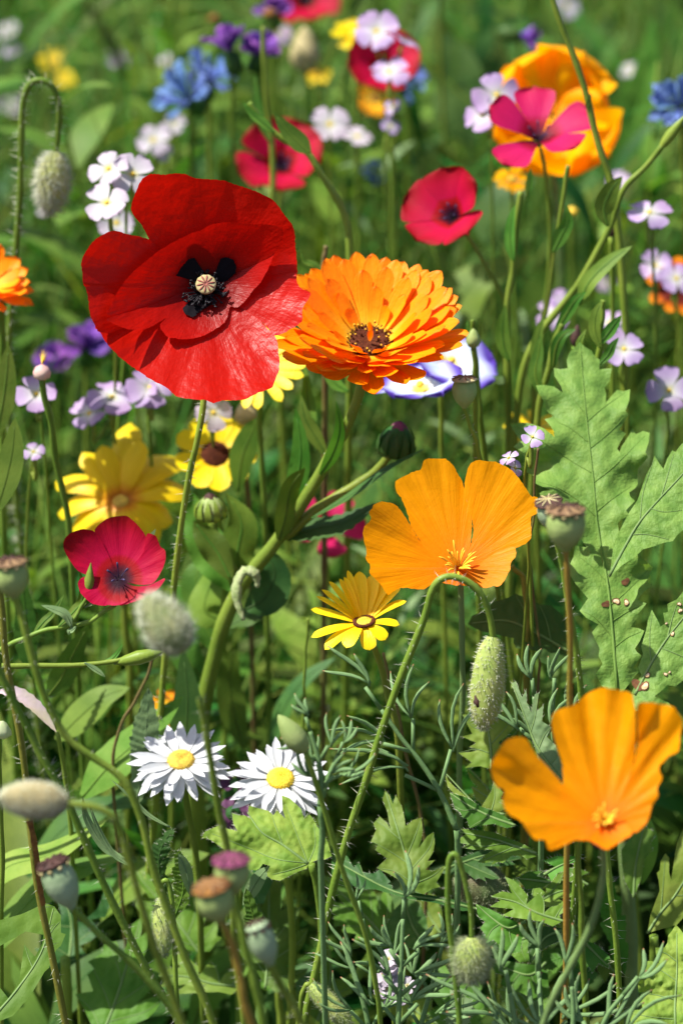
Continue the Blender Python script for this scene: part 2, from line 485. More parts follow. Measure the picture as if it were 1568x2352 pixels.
PALE = material('pinkish white petal', None, ramp=[(0, (0.539, 0.464, 0.075)), (.12, (0.524, 0.508, 0.315)), (.25, (0.524, 0.508, 0.524)), (1, (0.494, 0.404, 0.508))], tfac=.35, rough=.55, rnd=.1, bump=.2)
BLUE = material('cornflower blue petal', None, ramp=[(0, (.03, .04, .16)), (.4, (.08, .14, .38)), (1, (.17, .27, .52))], tfac=.3, rough=.6, spec=.15, rnd=.3, bump=.2)
PURPLE = material('purple petal', None, ramp=[(0, (.07, .02, .16)), (.5, (.14, .05, .3)), (1, (.28, .1, .4))], tfac=.3, rough=.6, spec=.15, rnd=.4, bump=.2)
PANSY = material('dark violet petal', None, ramp=[(0, (.4, .32, .05)), (.12, (.05, .01, .04)), (1, (.09, .03, .08))], tfac=.1, rough=.7)
TRICOL = material('bindweed petal', None, ramp=[(0, (.8, .6, .03)), (.16, (.8, .7, .2)), (.24, (.75, .78, .78)), (.6, (.55, .66, .82)), (.78, (.3, .28, .66)), (.88, (.1, .06, .38)), (1, (.07, .03, .28))], tfac=.3, rough=.6, spec=.15, bump=.2)
CREAM = material('cream pod', (.36, .3, .13), (.48, .41, .22), tfac=.1, rough=.65, spec=.15, nscale=300)
BEIGE = material('beige bud', (.27, .22, .1), (.36, .3, .16), tfac=.1, rough=.85, spec=.08, nscale=200, bscale=900, bump=.6)
COREO = material('maroon petal with orange rim', None, ramp=[(0, (.05, .006, .004)), (.55, (.12, .012, .006)), (.72, (.5, .1, .004)), (1, (.75, .25, .004))], tfac=.25, rough=.6, spec=.15)
CAPS = material('seed capsule green', (.22, .3, .09), (.3, .37, .13), tfac=.08, tcol=TG, rough=.55, spec=.15, nscale=120, bump=.2)
CAPSB = material('seed capsule blue green', (.23, .32, .17), (.31, .4, .24), tfac=.08, rough=.6, spec=.15, nscale=120, bump=.2)
BROWN = material('brown crown', (.14, .075, .035), (.24, .15, .07), tfac=0, rough=.7, nscale=300, bump=.5)
BROWND = material('dark brown', (.035, .015, .012), (.06, .025, .018), tfac=0, rough=.75, nscale=300)
RUST = material('rust brown crown', (.24, .115, .03), (.12, .05, .02), tfac=0, rough=.85, spec=.1, nscale=250, bump=.6)
PLUM = material('plum crown', (.13, .03, .075), (.2, .055, .1), tfac=.03, rough=.75, spec=.1, nscale=250, bump=.5)
RAY = material('stigma ray', (.22, .06, .05), (.3, .1, .07), tfac=0, rough=.7)
MAROON = material('maroon disc', (.045, .012, .006), (.09, .025, .01), tfac=0, rough=.85, spec=.1, nscale=700, bump=.6, bscale=1500)
YDOT = material('yellow pollen', (.8, .5, .03), (.88, .62, .06), tfac=.1, rough=.6)
DISC = material('yellow disc', (.72, .45, .02), (.82, .62, .05), tfac=.05, rough=.7, nscale=900, bump=.8, bscale=1600)
DISCO = material('ochre disc', (.5, .3, .04), (.74, .52, .06), tfac=.05, rough=.7, nscale=700, bump=.8, bscale=1600)
DISCG = material('olive disc', (.42, .36, .02), (.56, .5, .05), tfac=.05, rough=.7, nscale=700, bump=.8)
STAMEN = material('yellow stamen', (.9, .5, .02), (.92, .6, .06), tfac=.25, rough=.5)
INDIGO = material('dark blue stamen', (.02, .015, .05), (.06, .05, .12), tfac=0, rough=.5)
BUDG = material('hairy bud green', (.25, .34, .07), (.36, .4, .12), tfac=.1, tcol=TG, rough=.6, nscale=160)
BUDP = material('hairy bud pale', (.42, .46, .15), (.5, .48, .22), tfac=.2, tcol=TG, rough=.65, nscale=130, spec=.15)
BUDF = material('hairy bud grey green', (.17, .21, .08), (.3, .3, .15), tfac=.12, tcol=TG, rough=.7, spec=.1, nscale=160)
BUDR = material('hairy bud reddish', (.12, .08, .05), (.12, .18, .06), tfac=.05, rough=.6, nscale=90)
SOIL = material('soil', (.035, .024, .015), (.075, .05, .032), tfac=0, rough=.95, spec=.1, nscale=25, bump=.8, bscale=120, bdist=.01)
SPOT = material('leaf blemish pale', (.6, .52, .34), (.4, .27, .12), tfac=.1, rough=.8, nscale=600)
SPOTD = material('leaf blemish brown', (.08, .03, .012), (.14, .06, .02), tfac=0, rough=.85, nscale=600)
PINK = material('pinkish bud', (.6, .3, .32), (.66, .5, .4), tfac=.2, rough=.6)
WITHER = material('withered petal', (.7, .55, .6), (.75, .66, .4), tfac=.35, rough=.6, nscale=90)

# ------------------------------------------------------------------ growing pieces
def petal_mesh(name, mat, L, W, prof, e0, e1, cup=0.0, notch=0.0, teeth=0, roll=0.0, twist=0.0, nt=14, ns=7, ruf=0.0):
    """petal along +X from the axis, Z up the flower's axis; e0, e1: elevation at base and tip (degrees)"""
    tau = np.linspace(0, 1, nt); t = 1 - (1 - tau) ** 1.5
    w = np.interp(t, [p[0] for p in prof], [p[1] for p in prof])
    endr = np.sqrt(np.clip(1 - np.clip((t - .86) / .14, 0, 1) ** 2.2, 0, 1)) if prof[-1][1] > .12 else 1.0
    w = w * endr * W / 2; w[-1] = max(w[-1], W * .02)
    el = np.radians(e0 + (e1 - e0) * t)
    dl = np.diff(t, prepend=0) * L
    x = np.cumsum(np.cos(el) * dl); z = np.cumsum(np.sin(el) * dl)
    s = np.linspace(-1, 1, ns)
    ph = random.random() * 6
    ext = (1 - notch * np.abs(s) ** 2 + (teeth * .025 * np.cos(3 * math.pi * s) if teeth else 0))[None, :]
    X = x[:, None] * (1 + (ext - 1) * t[:, None] ** 4)
    nx, nz = -np.sin(el)[:, None], np.cos(el)[:, None]
    lift = (cup * s[None] ** 2 + roll * s[None]) * w[:, None] + ruf * W * t[:, None] ** 2 * np.sin(s[None] * 5 + ph + t[:, None] * 4)
    Y = s[None] * w[:, None] + twist * t[:, None] ** 2 * W
    V = np.stack([X + nx * lift, Y + 0 * X, z[:, None] + nz * lift], -1)
    uv = np.stack(np.broadcast_arrays(s[None] * .5 + .5, t[:, None]), -1)
    mb = MB(); mb.add(V.reshape(-1, 3), grid_faces(nt, ns)[:, ::-1], None, uv.reshape(-1, 2))
    return mb.mesh(name, mat, True, recenter=False)[0]

def fmat(c, axis, ang, scale=1.0, r0=0.0, xref=None, tiltj=0.0):
    x, y, z = axis_frame(axis, xref)
    B = Matrix(((x[0], y[0], z[0]), (x[1], y[1], z[1]), (x[2], y[2], z[2]))).to_4x4()
    M = Matrix.Translation(Vector(c)) @ B @ Matrix.Rotation(ang, 4, 'Z') @ Matrix.Translation((r0, 0, 0))
    if tiltj: M = M @ Matrix.Rotation(tiltj, 4, 'Y') 
    return M @ Matrix.Scale(scale, 4)

def ring(root, c, axis, meshes, n, r0=0.0, phase=0.0, jit=0.08, tj=0.06, sj=0.06, dz=0.0, name='petal', skip=()):
    z = unit(axis); out = []
    for i in range(n):
        if i in skip: continue
        a = phase + 2 * math.pi * (i + random.uniform(-jit, jit)) / n
        out.append(inst(name, random.choice(meshes), root, fmat(np.asarray(c) + z * dz, axis, a, 1 + random.uniform(-sj, sj), r0, None, random.gauss(0, tj))))
    return out

ROUND = [(0, .1), (.25, .45), (.6, .95), (.78, 1), (1, .7)]
STRAP = [(0, .35), (.25, .7), (.65, 1), (.9, .85), (1, .55)]
POINT = [(0, .3), (.3, .8), (.55, 1), (.8, .7), (1, .04)]
FAN = [(0, .12), (.3, .45), (.7, .95), (.85, 1), (1, .8)]

def add_stem(root, P, r, mat, hairs=0.0, hair_mat=None, hl=(0.0018, 0.004), sides=8, name='stem', hr=0.0001):
    P = np.asarray(P, float); n = len(P); f = np.linspace(0, 1, n)
    w = np.zeros((n, 3))
    for k in range(3):
        w += (np.sin(f * (7 + 9 * k) + random.random() * 6)[:, None] * np.array([random.gauss(0, 1), random.gauss(0, .5), 0])) * .00035 / (1 + k)
    P = P + w * np.minimum(f * 8, 1)[:, None]
    r = np.broadcast_to(np.asarray(r, float), (n,)) * (1 + .05 * np.sin(f * 43 + random.random() * 6) + .07 * np.exp(-((f - random.uniform(.2, .7)) / .012) ** 2))
    mb = MB(); tube(mb, P, r, sides)
    st = part(name, mb, mat, root)
    if hairs:
        hb = MB(); stalk_hairs(hb, P, r, hairs, hl, hr)
        part('hairs', hb, hair_mat or HAIR, st, 'stuff')
    return st

def taper(P, a, b): return np.linspace(a, b, len(P))

def bristly_bud(root, c, axis, L, R, mat, n, hl, hmat, hr=0.00011, name='bud', bump=0, tiltd=0.6, prof=None):
    """egg shaped bud hanging along axis from c, covered in bristles"""
    pr = prof or [(0, .22), (.06, .52), (.18, .82), (.35, .98), (.5, 1), (.68, .9), (.83, .66), (.93, .4), (1, .04)]
    mb = MB(); zz = np.linspace(0, 1, 22); rr = np.interp(zz, [p[0] for p in pr], [p[1] for p in pr])
    rr = np.convolve(np.pad(rr, 1, mode='edge'), [.25, .5, .25], 'valid'); rr[-1] = .02
    lathe(mb, c, axis, [(z * L, r * R) for z, r in zip(zz, rr)], 22, lambda a, t: 1 + .03 * np.sin(2 * a + 1) + .02 * np.sin(a * 9 + t * 20))
    b = part(name, mb, mat, root)
    x, y, z = axis_frame(axis)
    t = rng.random(n) ** .9; a = rng.random(n) * 2 * math.pi
    r = np.interp(t, zz, rr) * R
    o = np.cos(a)[:, None] * x + np.sin(a)[:, None] * y
    C = np.asarray(c) + (t * L)[:, None] * z + o * r[:, None] * .97
    D = o + z * (tiltd * (t * 1.3 - .1))[:, None] + rng.normal(0, .22, (n, 3))
    hb = MB(); spikes(hb, C, D, rng.uniform(hl[0], hl[1], n), hr)
    part('bristles', hb, hmat, b, 'stuff')
    return b

def poppy_capsule(root, c, axis, H, R, body, crown, rays=9, crown_r=1.0, rim=None, dome=.12, raymat=None):
    """urn shaped seed capsule standing on c along axis under a rayed lid"""
    z = unit(axis)
    pr = [(0, .16), (.03, .24), (.1, .34), (.2, .58), (.32, .8), (.48, .95), (.62, 1), (.78, .96), (.9, .86), (.97, .74)]
    zz = np.linspace(0, .97, 20); rr = np.interp(zz, [p[0] for p in pr], [p[1] for p in pr])
    mb = MB(); lathe(mb, c, axis, [(a * H, b * R) for a, b in zip(zz, rr)], 27, lambda a, t: 1 + .018 * np.cos(rays * a))
    cap = part('capsule', mb, body, root)
    cr = R * crown_r
    mb = MB(); sc = lambda a, t: 1 + .09 * np.cos(rays * a) * np.clip(1.4 * t * (1.4 - t), 0, 1)
    lathe(mb, np.asarray(c) + z * H * .955, axis, [(0, R * .6), (.01 * H, cr * .98), (.045 * H, cr * 1.04), (.075 * H, cr * .97), (.095 * H + dome * R * .5, cr * .6), (.1 * H + dome * R, cr * .2), (.1 * H + dome * R, .00005)], 54, sc)
    lid = part('crown', mb, crown, root)
    x, y, zz_ = axis_frame(axis)
    mb = MB()
    for i in range(rays):
        a = 2 * math.pi * i / rays
        o = math.cos(a) * x + math.sin(a) * y
        p = [np.asarray(c) + z * (H * 1.062 + dome * R * .8 * (1 - f) ** .8 + .0001) + o * cr * f for f in np.linspace(.04, .98, 5)]
        tube(mb, p, [R * .05, R * .06, R * .065, R * .07, R * .03], 5)
    part('stigma_rays', mb, raymat or BROWND, lid)
    if rim:
        mb = MB()
        for i in range(rays):
            a = 2 * math.pi * (i + .5) / rays
            o = math.cos(a) * x + math.sin(a) * y
            tube(mb, [np.asarray(c) + z * H * .87 + o * R * .9, np.asarray(c) + z * H * .95 + o * R * .9], [R * .1, R * .16], 5)
        part('pores', mb, rim, cap)
    return cap

def leaf(root, pts, d, w, mat, kind='lance', k=0.53, nrm=(0, .45, .9), name='leaf', n=None, hairs=0.0, curl=0.0, raw=None, label=None, midrib=True, **kw):
    """leaf along traced midrib points (base first)"""
    P = raw if raw is not None else path(pts, d, k, n or (60 if kind == 'toothed' else 22))
    n_ = cdir(*nrm)
    wm = w * PXM * (d if d else 1)
    if kind == 'toothed':
        W = toothed(len(P), wm, kw.pop('lobes', 5), kw.pop('depth', .5) * .72, kw.pop('fine', .15), kw.pop('peak', .45), kw.pop('base', .25))
        ns = 13; kw.setdefault('chev', .4); kw.setdefault('ripple', .00035)
    else:
        W = lance(len(P), wm, kw.pop('peak', .4), kw.pop('base', .2)); ns = 7
    if curl:
        t = np.linspace(0, 1, len(P))[:, None]; P = P - np.array([0, 0, 1.0]) * curl * t ** 2.5
    mb = MB(); blade(mb, P, W, n_, ns, **kw)
    lf = part(name, mb, mat, root, label=label)
    if midrib:
        T, N, B = frames(P)
        mb = MB(); tube(mb, P[:-2] - n_ * wm * .01, np.linspace(max(wm * .06, .0004), .0002, len(P) - 2), 5)
        part('midrib', mb, mat, lf)
    if hairs:
        hb = MB(); T = unit(np.gradient(P, axis=0)); S = unit(np.cross(T, n_))
        m = int(hairs); i = rng.integers(1, len(P) - 2, m); sg = rng.choice([-1, 1], m)
        C = P[i] + S[i] * (sg * W[i] * rng.choice([.98, .98, .5, .15], m))[:, None] + T[i] * (W[i] * kw.get('chev', 0))[:, None] * .6
        spikes(hb, C, S[i] * sg[:, None] + n_ * .5 + rng.normal(0, .4, (m, 3)), rng.uniform(.001, .0024, m), .00006)
        part('hairs', hb, HAIR, lf, 'stuff')
    return lf

def feather(root, P, w, mat=None, pairs=4, name='feathery_leaf', lobe=0.011, nrm=(0, .3, 1)):
    """finely divided blue green leaf: flat narrow lobes with reddish tips"""
    mb = MB(); n_ = cdir(*nrm)
    tube(mb, P, np.linspace(.0011, .0007, len(P)), 6, (0, .6))
    T = unit(np.gradient(P, axis=0)); S = unit(np.cross(T, n_))
    def lobes(p, d, L, depth):
        d = unit(d); s = unit(np.cross(d, n_))
        if depth == 0:
            q = np.array([p + d * L * f + s * L * .13 * math.sin(f * 3 + p[0] * 900) + n_ * L * .1 * math.sin(f * 2 + p[2] * 700) for f in np.linspace(0, 1, 6)])
            tube(mb, q, np.array([.5, .7, .85, .9, .75, .2]) * .00082 * w * random.uniform(.8, 1.1), 6, (.5, 1), flat=.38, ref=n_)
            return
        e = p + d * L * .55
        tube(mb, np.array([p, p + d * L * .3 + n_ * .0003, e]), [.0008 * w, .0007 * w, .0007 * w], 5, (.2, .6), flat=.6, ref=n_)
        for a in (-.42, 0.0, .4):
            dd = d * math.cos(a) + s * math.sin(a) + n_ * random.uniform(-.25, .25)
            lobes(e, dd, L * (.85 if a else 1.05) * random.uniform(.75, 1.15), depth - 1)
    m = len(P)
    for i in range(pairs):
        f = .3 + .62 * i / pairs
        p = P[int(f * (m - 1))]; t = T[int(f * (m - 1))]; s = S[int(f * (m - 1))]
        sz = lobe * (1.5 - .6 * i / pairs)
        for sg in (-1, 1):
            lobes(p, t * .75 + s * sg * random.uniform(.5, .8) + n_ * random.uniform(-.2, .3), sz * random.uniform(.85, 1.2), 1)
    lobes(P[-1], T[-1], lobe * 1.1, 1)
    return part(name, mb, G_BLUE if mat is None else mat, root)

def bowl(bx, by, d0, tilt, c, ruf=0.0, nr=5, off=0.0, ph=0.0, rm=250.0, gx=0.0, crinkle=0.0):
    def f(x, y):
        r = np.hypot(x - bx, y - by); th = np.arctan2(y - by, x - bx)
        z = tilt * (by - y) + gx * (x - bx) - c * r ** 2 + off
        z = z + ruf * (r / rm) ** 2.2 * np.sin(nr * th + ph + r / rm * 2) + ruf * .45 * (r / rm) ** 2 * np.sin(nr * 2.7 * th + 2 * ph)
        if crinkle:
            z = z + crinkle * (r / rm) * (np.sin(th * 31 + r * .05 + ph) + .7 * np.sin(th * 53 - r * .03) + .5 * np.sin(r * .13 + th * 12))
        return d0 + z * PXM
    return f

def puv(bx, by, rm):
    return lambda x, y: np.stack([np.arctan2(y - by, x - bx) / 6.2832 + .5, np.clip(np.hypot(x - bx, y - by) / rm, 0, 1)], -1)

# ================================================================== GROUND
mb = MB()
g = np.linspace(-1, 1, 61); gx, gy = np.meshgrid(np.sign(g) * np.abs(g) ** 4 * 120, np.sign(g) * np.abs(g) ** 4 * 120 + 1.6)
gz = -0.004 + .006 * np.sin(gx * 9) * np.sin(gy * 7)
mb.add(np.stack([gx, gy, gz], -1).reshape(-1, 3), grid_faces(61, 61))
tag(part('ground', mb, SOIL), 'dark bare soil under the meadow', None, None, 'structure')

# ================================================================== RED POPPY
c1 = lambda p: crop(200, 470, 2.0, p)
base1 = pos(474, 660, 1.0)
Pst = path([(474, 662, .004), (472, 800, .012), (468, 925, .004), (452, 1020), (438, 1080), (418, 1200), (404, 1310), (392, 1420), (378, 1520), (370, 1620), (362, 1720), (358, 1850)], 1.0, .5, 70)
Pst = to_ground(Pst)
poppy = plant('red_poppy', 'large open red poppy with black centre on a hairy stem', 'flower', Pst[-1])
add_stem(poppy, Pst, taper(Pst, .0011, .0014), G_STEM, .0011)
bx, by = 474.5, 654.0
petals1 = [
    ([(762, 662), (560, 560), (446, 414), (400, 330), (340, 250), (343, 205), (360, 150), (398, 72), (450, 40), (520, 42), (590, 36), (650, 40), (700, 62), (850, 75), (930, 100), (1010, 125), (1090, 160), (1150, 200), (1200, 270), (1250, 340), (1262, 450), (1264, 650), (1150, 740), (900, 740)], dict(tilt=-.14, c=.0010, off=6, ruf=5, ph=.5)),
    ([(762, 662), (600, 560), (460, 424), (420, 400), (380, 389), (330, 380), (270, 362), (215, 363), (150, 400), (115, 430), (75, 490), (57, 540), (66, 600), (68, 650), (90, 700), (100, 780), (112, 840), (135, 890), (165, 930), (260, 920), (500, 800)], dict(tilt=.02, gx=.2, c=.0010, off=3, ruf=5, ph=2.0)),
    ([(762, 662), (500, 700), (300, 790), (140, 885), (165, 930), (200, 990), (280, 1075), (370, 1140), (450, 1195), (530, 1235), (580, 1280), (620, 1297), (700, 1308), (760, 1310), (800, 1328), (850, 1312), (970, 1308), (1050, 1270), (1130, 1240), (1150, 1190), (1167, 1150), (1172, 1080), (1160, 1000), (1146, 948), (1100, 905), (1050, 850), (920, 770)], dict(tilt=.34, c=.00085, off=0, ruf=7, ph=1.0, nr=5, crinkle=.35)),
    ([(762, 662), (1000, 540), (1200, 480), (1262, 560), (1268, 640), (1290, 680), (1346, 710), (1322, 760), (1300, 800), (1300, 860), (1270, 890), (1200, 930), (1150, 947), (1132, 936), (1104, 905), (1060, 860), (940, 800)], dict(tilt=.28, c=.00088, off=-4, ruf=6, ph=3.2)),
    ([(762, 662), (620, 790), (400, 850), (212, 830), (225, 780), (270, 690), (340, 600), (430, 520), (520, 455), (600, 410), (690, 366), (730, 358), (770, 333), (830, 315), (900, 311), (1000, 320), (1080, 322), (1192, 346), (1160, 460), (1000, 600)], dict(tilt=-.22, gx=.12, c=.0021, off=-4, ruf=3, ph=.0)),
    ([(762, 662), (640, 700), (440, 780), (214, 848), (225, 875), (300, 905), (350, 915), (400, 914), (440, 902), (480, 882), (535, 848), (500, 890), (535, 950), (580, 962), (650, 968), (740, 949), (810, 912), (870, 864), (888, 800), (900, 785), (930, 788), (960, 772), (1020, 700), (1082, 622), (1130, 520), (1195, 344), (1050, 480), (900, 600)], dict(tilt=.22, c=.0024, off=-7, ruf=4, ph=4.0)),
]
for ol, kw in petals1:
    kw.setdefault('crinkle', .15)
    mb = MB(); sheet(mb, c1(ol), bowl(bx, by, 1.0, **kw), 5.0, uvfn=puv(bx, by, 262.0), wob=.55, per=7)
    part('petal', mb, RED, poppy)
for bi, ol in enumerate(([(735, 655), (590, 610), (622, 560), (660, 518), (696, 510), (718, 546), (755, 600)],
           [(790, 650), (815, 580), (842, 514), (872, 506), (912, 518), (930, 560), (926, 595), (870, 645)],
           [(730, 670), (680, 740), (626, 796), (642, 826), (686, 846), (720, 818), (790, 770), (800, 690)])):
    mb = MB(); sheet(mb, c1(ol), (bowl(bx, by, 1.0, .2, .0024, off=-13, ruf=.8, nr=7, rm=60) if bi == 2 else bowl(bx, by, 1.0, -.22, .0021, gx=.12, off=-11, ruf=.8, nr=7, rm=60)), 3.0, round_=False, wob=.5)
    part('blotch', mb, BLACK, poppy)
# dark filaments round the seed capsule
hb = MB(); ax1 = cdir(.02, .30, 1.0)
xx, yy, zz = axis_frame(ax1)
cc = pos(473.7, 661, .9965)
for i in range(120):
    a = rng.random() * 6.283; rr = rng.uniform(.0035, .0088) * (.7 if -.3 < math.sin(a) else 1.0)
    o = math.cos(a) * xx + math.sin(a) * yy
    p0 = cc + o * .0028 - zz * .0015; p1 = cc + o * rr * .7 + zz * .0005; p2 = cc + o * rr + zz * rng.uniform(-.0005, .0022)
    tube(hb, smooth([p0, p1, p2], 5), .00017, 4)
    t = unit(np.cross(o, zz)) * rng.normal() + o * .6
    tube(hb, np.array([p2 - unit(t) * .0006, p2, p2 + unit(t) * .0006]), [.0002, .00042, .0002], 5)
part('stamens', hb, BLACKG, poppy, 'stuff')
mb = MB(); lathe(mb, cc - ax1 * .001, ax1, [(0, .002), (.002, .003), (.0036, .0033), (.0042, .0036), (.0047, .0035), (.0049, .0028), (.0052, .0013), (.0053, .0001)], 60, lambda a, t: 1 + .05 * np.cos(10 * a) * np.clip(t * 2 - .6, 0, 1))
cp = part('seed_capsule', mb, CREAM, poppy)
mb = MB()
for i in range(10):
    a = 2 * math.pi * (i + .3) / 10; o = math.cos(a) * xx + math.sin(a) * yy
    tube(mb, [cc + ax1 * (.0043 - .0006 * f ** 2) + o * .0034 * f for f in np.linspace(.05, .95, 5)], [.0002, .00025, .00032, .00036, .00018], 6)
part('stigma_rays', mb, RAY, cp)

# ================================================================== ORANGE MARIGOLD (with its branches, leaves and buds)
ms = path([(835, 868), (815, 930), (785, 990), (745, 1060), (715, 1115), (668, 1190), (625, 1255), (590, 1300), (555, 1350), (520, 1430), (500, 1500), (478, 1590), (462, 1680), (450, 1800)], 1.045, .5, 60)
ms = to_ground(ms)
mari = plant('marigold_plant', 'branching marigold with one big orange flower and thick green stem', 'plant', ms[-1])
add_stem(mari, ms, np.interp(np.linspace(0, 1, len(ms)), [0, .3, 1], [.0019, .0024, .0036]), G_STEM, .002, HAIR, (.0005, .0011), 10)
mc = pos(848, 800, 1.036); max_ = cdir(-.02, math.sin(math.radians(43)), math.cos(math.radians(43)))
for n, L, W, e0, e1, r0, dz in ((23, .0335, .0078, 22, 30, .0056, .0), (23, .032, .0076, 25, 34, .0054, .0008), (21, .0295, .0072, 31, 41, .0054, .0014), (14, .0255, .007, 35, 47, .005, .002), (9, .018, .0056, 38, 52, .0052, .0024), (6, .011, .004, 42, 60, .0058, .0028)):
    mm = [petal_mesh('petal', CALEN, L, W * random.uniform(.9, 1.1), [(0, .3), (.2, .6), (.6, .98), (.85, 1), (1, .6)], e0 + random.uniform(-3, 3), e1 + random.uniform(-5, 5), random.uniform(-.1, .25), .0, 0, random.uniform(-.15, .15), random.uniform(-.12, .12), 12, 7, .02) for _ in range(4)]
    ring(mari, mc, max_, mm, n, r0, random.random() * 6, .2, .035, .06, dz)
dc = mc + max_ * .0045
mb = MB(); lathe(mb, dc - max_ * .003, max_, [(0, .0074), (.0012, .008), (.0028, .007), (.0032, .005), (.0022, .0028), (.0018, .0002)], 40, lambda a, t: 1 + .07 * np.sin(13 * a + 9 * t))
dk = part('flower_disc', mb, MAROON, mari)
mb = MB(); md = MB(); x, y, z = axis_frame(max_)
for i in range(70):
    a = i * 2.39996; r = .0032 + .0052 * math.sqrt(i / 70); o = math.cos(a) * x + math.sin(a) * y
    p = dc + o * r + z * (-.0003 + random.uniform(-.0003, .0006))
    tube(md, [p - z * .0015, p, p + z * .0008 + o * .0003], [.0004, .00045, .0003], 5)
    if i % 3 == 0: ball(mb, p + z * .001 + o * .0003, .00034, 6, 4)
part('florets', md, MAROON, dk, 'stuff'); part('pollen_tips', mb, YDOT, dk, 'stuff')
for a, L, ln in ((1.1, .008, 75), (4.9, .007, 60)):
    inst('petal', petal_mesh('petal', CALEN, L, .0022, STRAP, ln, ln + 30, .4), mari, fmat(dc, max_, a, 1, .001))
mb = MB()
for i in range(16):
    a = 2 * math.pi * i / 16; o = math.cos(a) * x + math.sin(a) * y
    P = smooth([mc - z * .006 + o * .002, mc - z * .004 + o * .006, mc - z * .0002 + o * .011], 7)
    blade(mb, P, lance(7, .0013, .4, .5), -z + o * .3, 3)
part('sepals', mb, G_LEAF, mari)
# second branch with its closed bud, third with a bud left of it
b2 = path([(655, 1235), (720, 1175), (800, 1125), (860, 1085), (893, 1045), (908, 1022)], 1.075, .3, 24)
add_stem(mari, b2, taper(b2, .0022, .0014), G_STEM, .003, HAIR, (.0005, .001), name='branch')
def calyx_bud(c, axis, R, H, mat, tipmat):
    mb = MB(); lathe(mb, c, axis, [(0, R * .3), (H * .08, R * .8), (H * .3, R), (H * .6, R * .92), (H * .85, R * .6), (H, R * .3), (H * 1.04, .0002)], 26, lambda a, t: 1 + .06 * np.cos(11 * a))
    b = part('flower_bud', mb, mat, mari)
    mb = MB(); lathe(mb, np.asarray(c) + unit(axis) * H * .93, axis, [(0, R * .42), (H * .12, R * .3), (H * .22, R * .08)], 12, lambda a, t: 1 + .2 * np.cos(5 * a))
    part('bud_tip', mb, tipmat, b)
    mb = MB(); x, y, z = axis_frame(axis)
    for i in range(11):
        a = 2 * math.pi * i / 11; o = math.cos(a) * x + math.sin(a) * y
        P = [np.asarray(c) + z * H * f + o * R * g for f, g in ((.0, .4), (.12, .98), (.35, 1.1), (.65, 1.02), (.95, .66))]
        blade(mb, smooth(P, 8), lance(8, R * .24, .4, .5), o, 3)
    part('sepals', mb, G_LEAFD if mat is G_LEAFD else G_STEM, b)
calyx_bud(pos(905, 1048, 1.07), cdir(.15, .9, .4), .0068, .0125, G_LEAFD, PLUM)
b3 = path([(545, 1345), (520, 1290), (500, 1240), (487, 1195)], 1.1, .3, 20)
add_stem(mari, b3, taper(b3, .0026, .0018), G_STEM, name='branch')
calyx_bud(pos(486, 1197, 1.078), cdir(-.05, .95, .3), .0058, .0098, CAPS, BROWND)
for pts, d, w, mat, kw in (
    ([(655, 1185), (680, 1110), (690, 1030), (678, 935)], 1.07, 26, G_LEAF, dict(nrm=(.3, .2, 1), wav=.08, k=0)),
    ([(735, 1090), (765, 1040), (780, 985), (772, 920)], 1.05, 24, G_LEAF, dict(nrm=(.8, .2, .6), k=0)),
    ([(720, 1040), (712, 960), (705, 905), (700, 835)], 1.1, 17, G_LEAF, dict(nrm=(-.4, .2, 1), k=0)),
    ([(752, 1050), (722, 1000), (700, 960), (690, 905)], 1.08, 18, G_LEAF, dict(nrm=(-.4, .2, 1), k=0)),
    ([(800, 900), (770, 880), (752, 850), (740, 800)], 1.1, 16, G_LEAF, dict(nrm=(.4, .2, 1), k=0)),
    ([(650, 1235), (720, 1215), (790, 1200), (870, 1155)], 1.075, 38, G_LEAFD, dict(nrm=(.1, .7, .6), wav=.1, k=.2)),
    ([(715, 1190), (800, 1140), (890, 1075), (975, 1030)], 1.06, 19, G_LEAFD, dict(nrm=(.3, .9, .3), k=.1)),
    ([(640, 1240), (655, 1190), (668, 1120), (700, 1075)], 1.065, 30, G_LEAF, dict(nrm=(.6, .2, .8), k=0)),
    ([(570, 1345), (545, 1280), (555, 1200), (520, 1130)], 1.1, 42, G_LEAF, dict(nrm=(.3, .4, 1), wav=.16, wn_=2, k=0)),
    ([(550, 1360), (500, 1290), (460, 1220), (440, 1130)], 1.105, 48, G_LEAF, dict(nrm=(-.2, .5, .9), wav=.18, wn_=3, k=0)),
    ([(530, 1330), (500, 1270), (470, 1230), (445, 1195)], 1.09, 34, G_LEAF, dict(nrm=(-.4, .7, .7), wav=.18, wn_=2, k=0)),
    ([(565, 1400), (610, 1370), (630, 1310), (600, 1260)], 1.095, 46, G_LEAFD, dict(nrm=(.3, .4, .9), wav=.15, wn_=2, k=0)),
    ([(520, 1430), (470, 1400), (490, 1330), (520, 1290)], 1.11, 40, G_LEAF, dict(nrm=(-.4, .4, .9), wav=.15, wn_=2, k=0)),
    ([(505, 1500), (470, 1430), (450, 1330), (485, 1260)], 1.12, 42, G_LEAF, dict(nrm=(-.4, .2, .9), wav=.15, wn_=3, k=0)),
    ([(515, 1445), (560, 1420), (600, 1400), (625, 1350)], 1.1, 34, G_LEAFD, dict(nrm=(.2, .8, .4), wav=.15, wn_=2, k=0)),
    ([(545, 1130), (555, 1050), (580, 990), (590, 960)], 1.12, 30, G_LEAF, dict(nrm=(.2, .3, .9), k=0)),
    ([(480, 1580), (430, 1510), (420, 1440), (440, 1390)], 1.13, 38, G_LEAF, dict(nrm=(-.2, .2, .9), wav=.15, wn_=2, k=0))):
    leaf(mari, pts, d, w, mat, **kw)
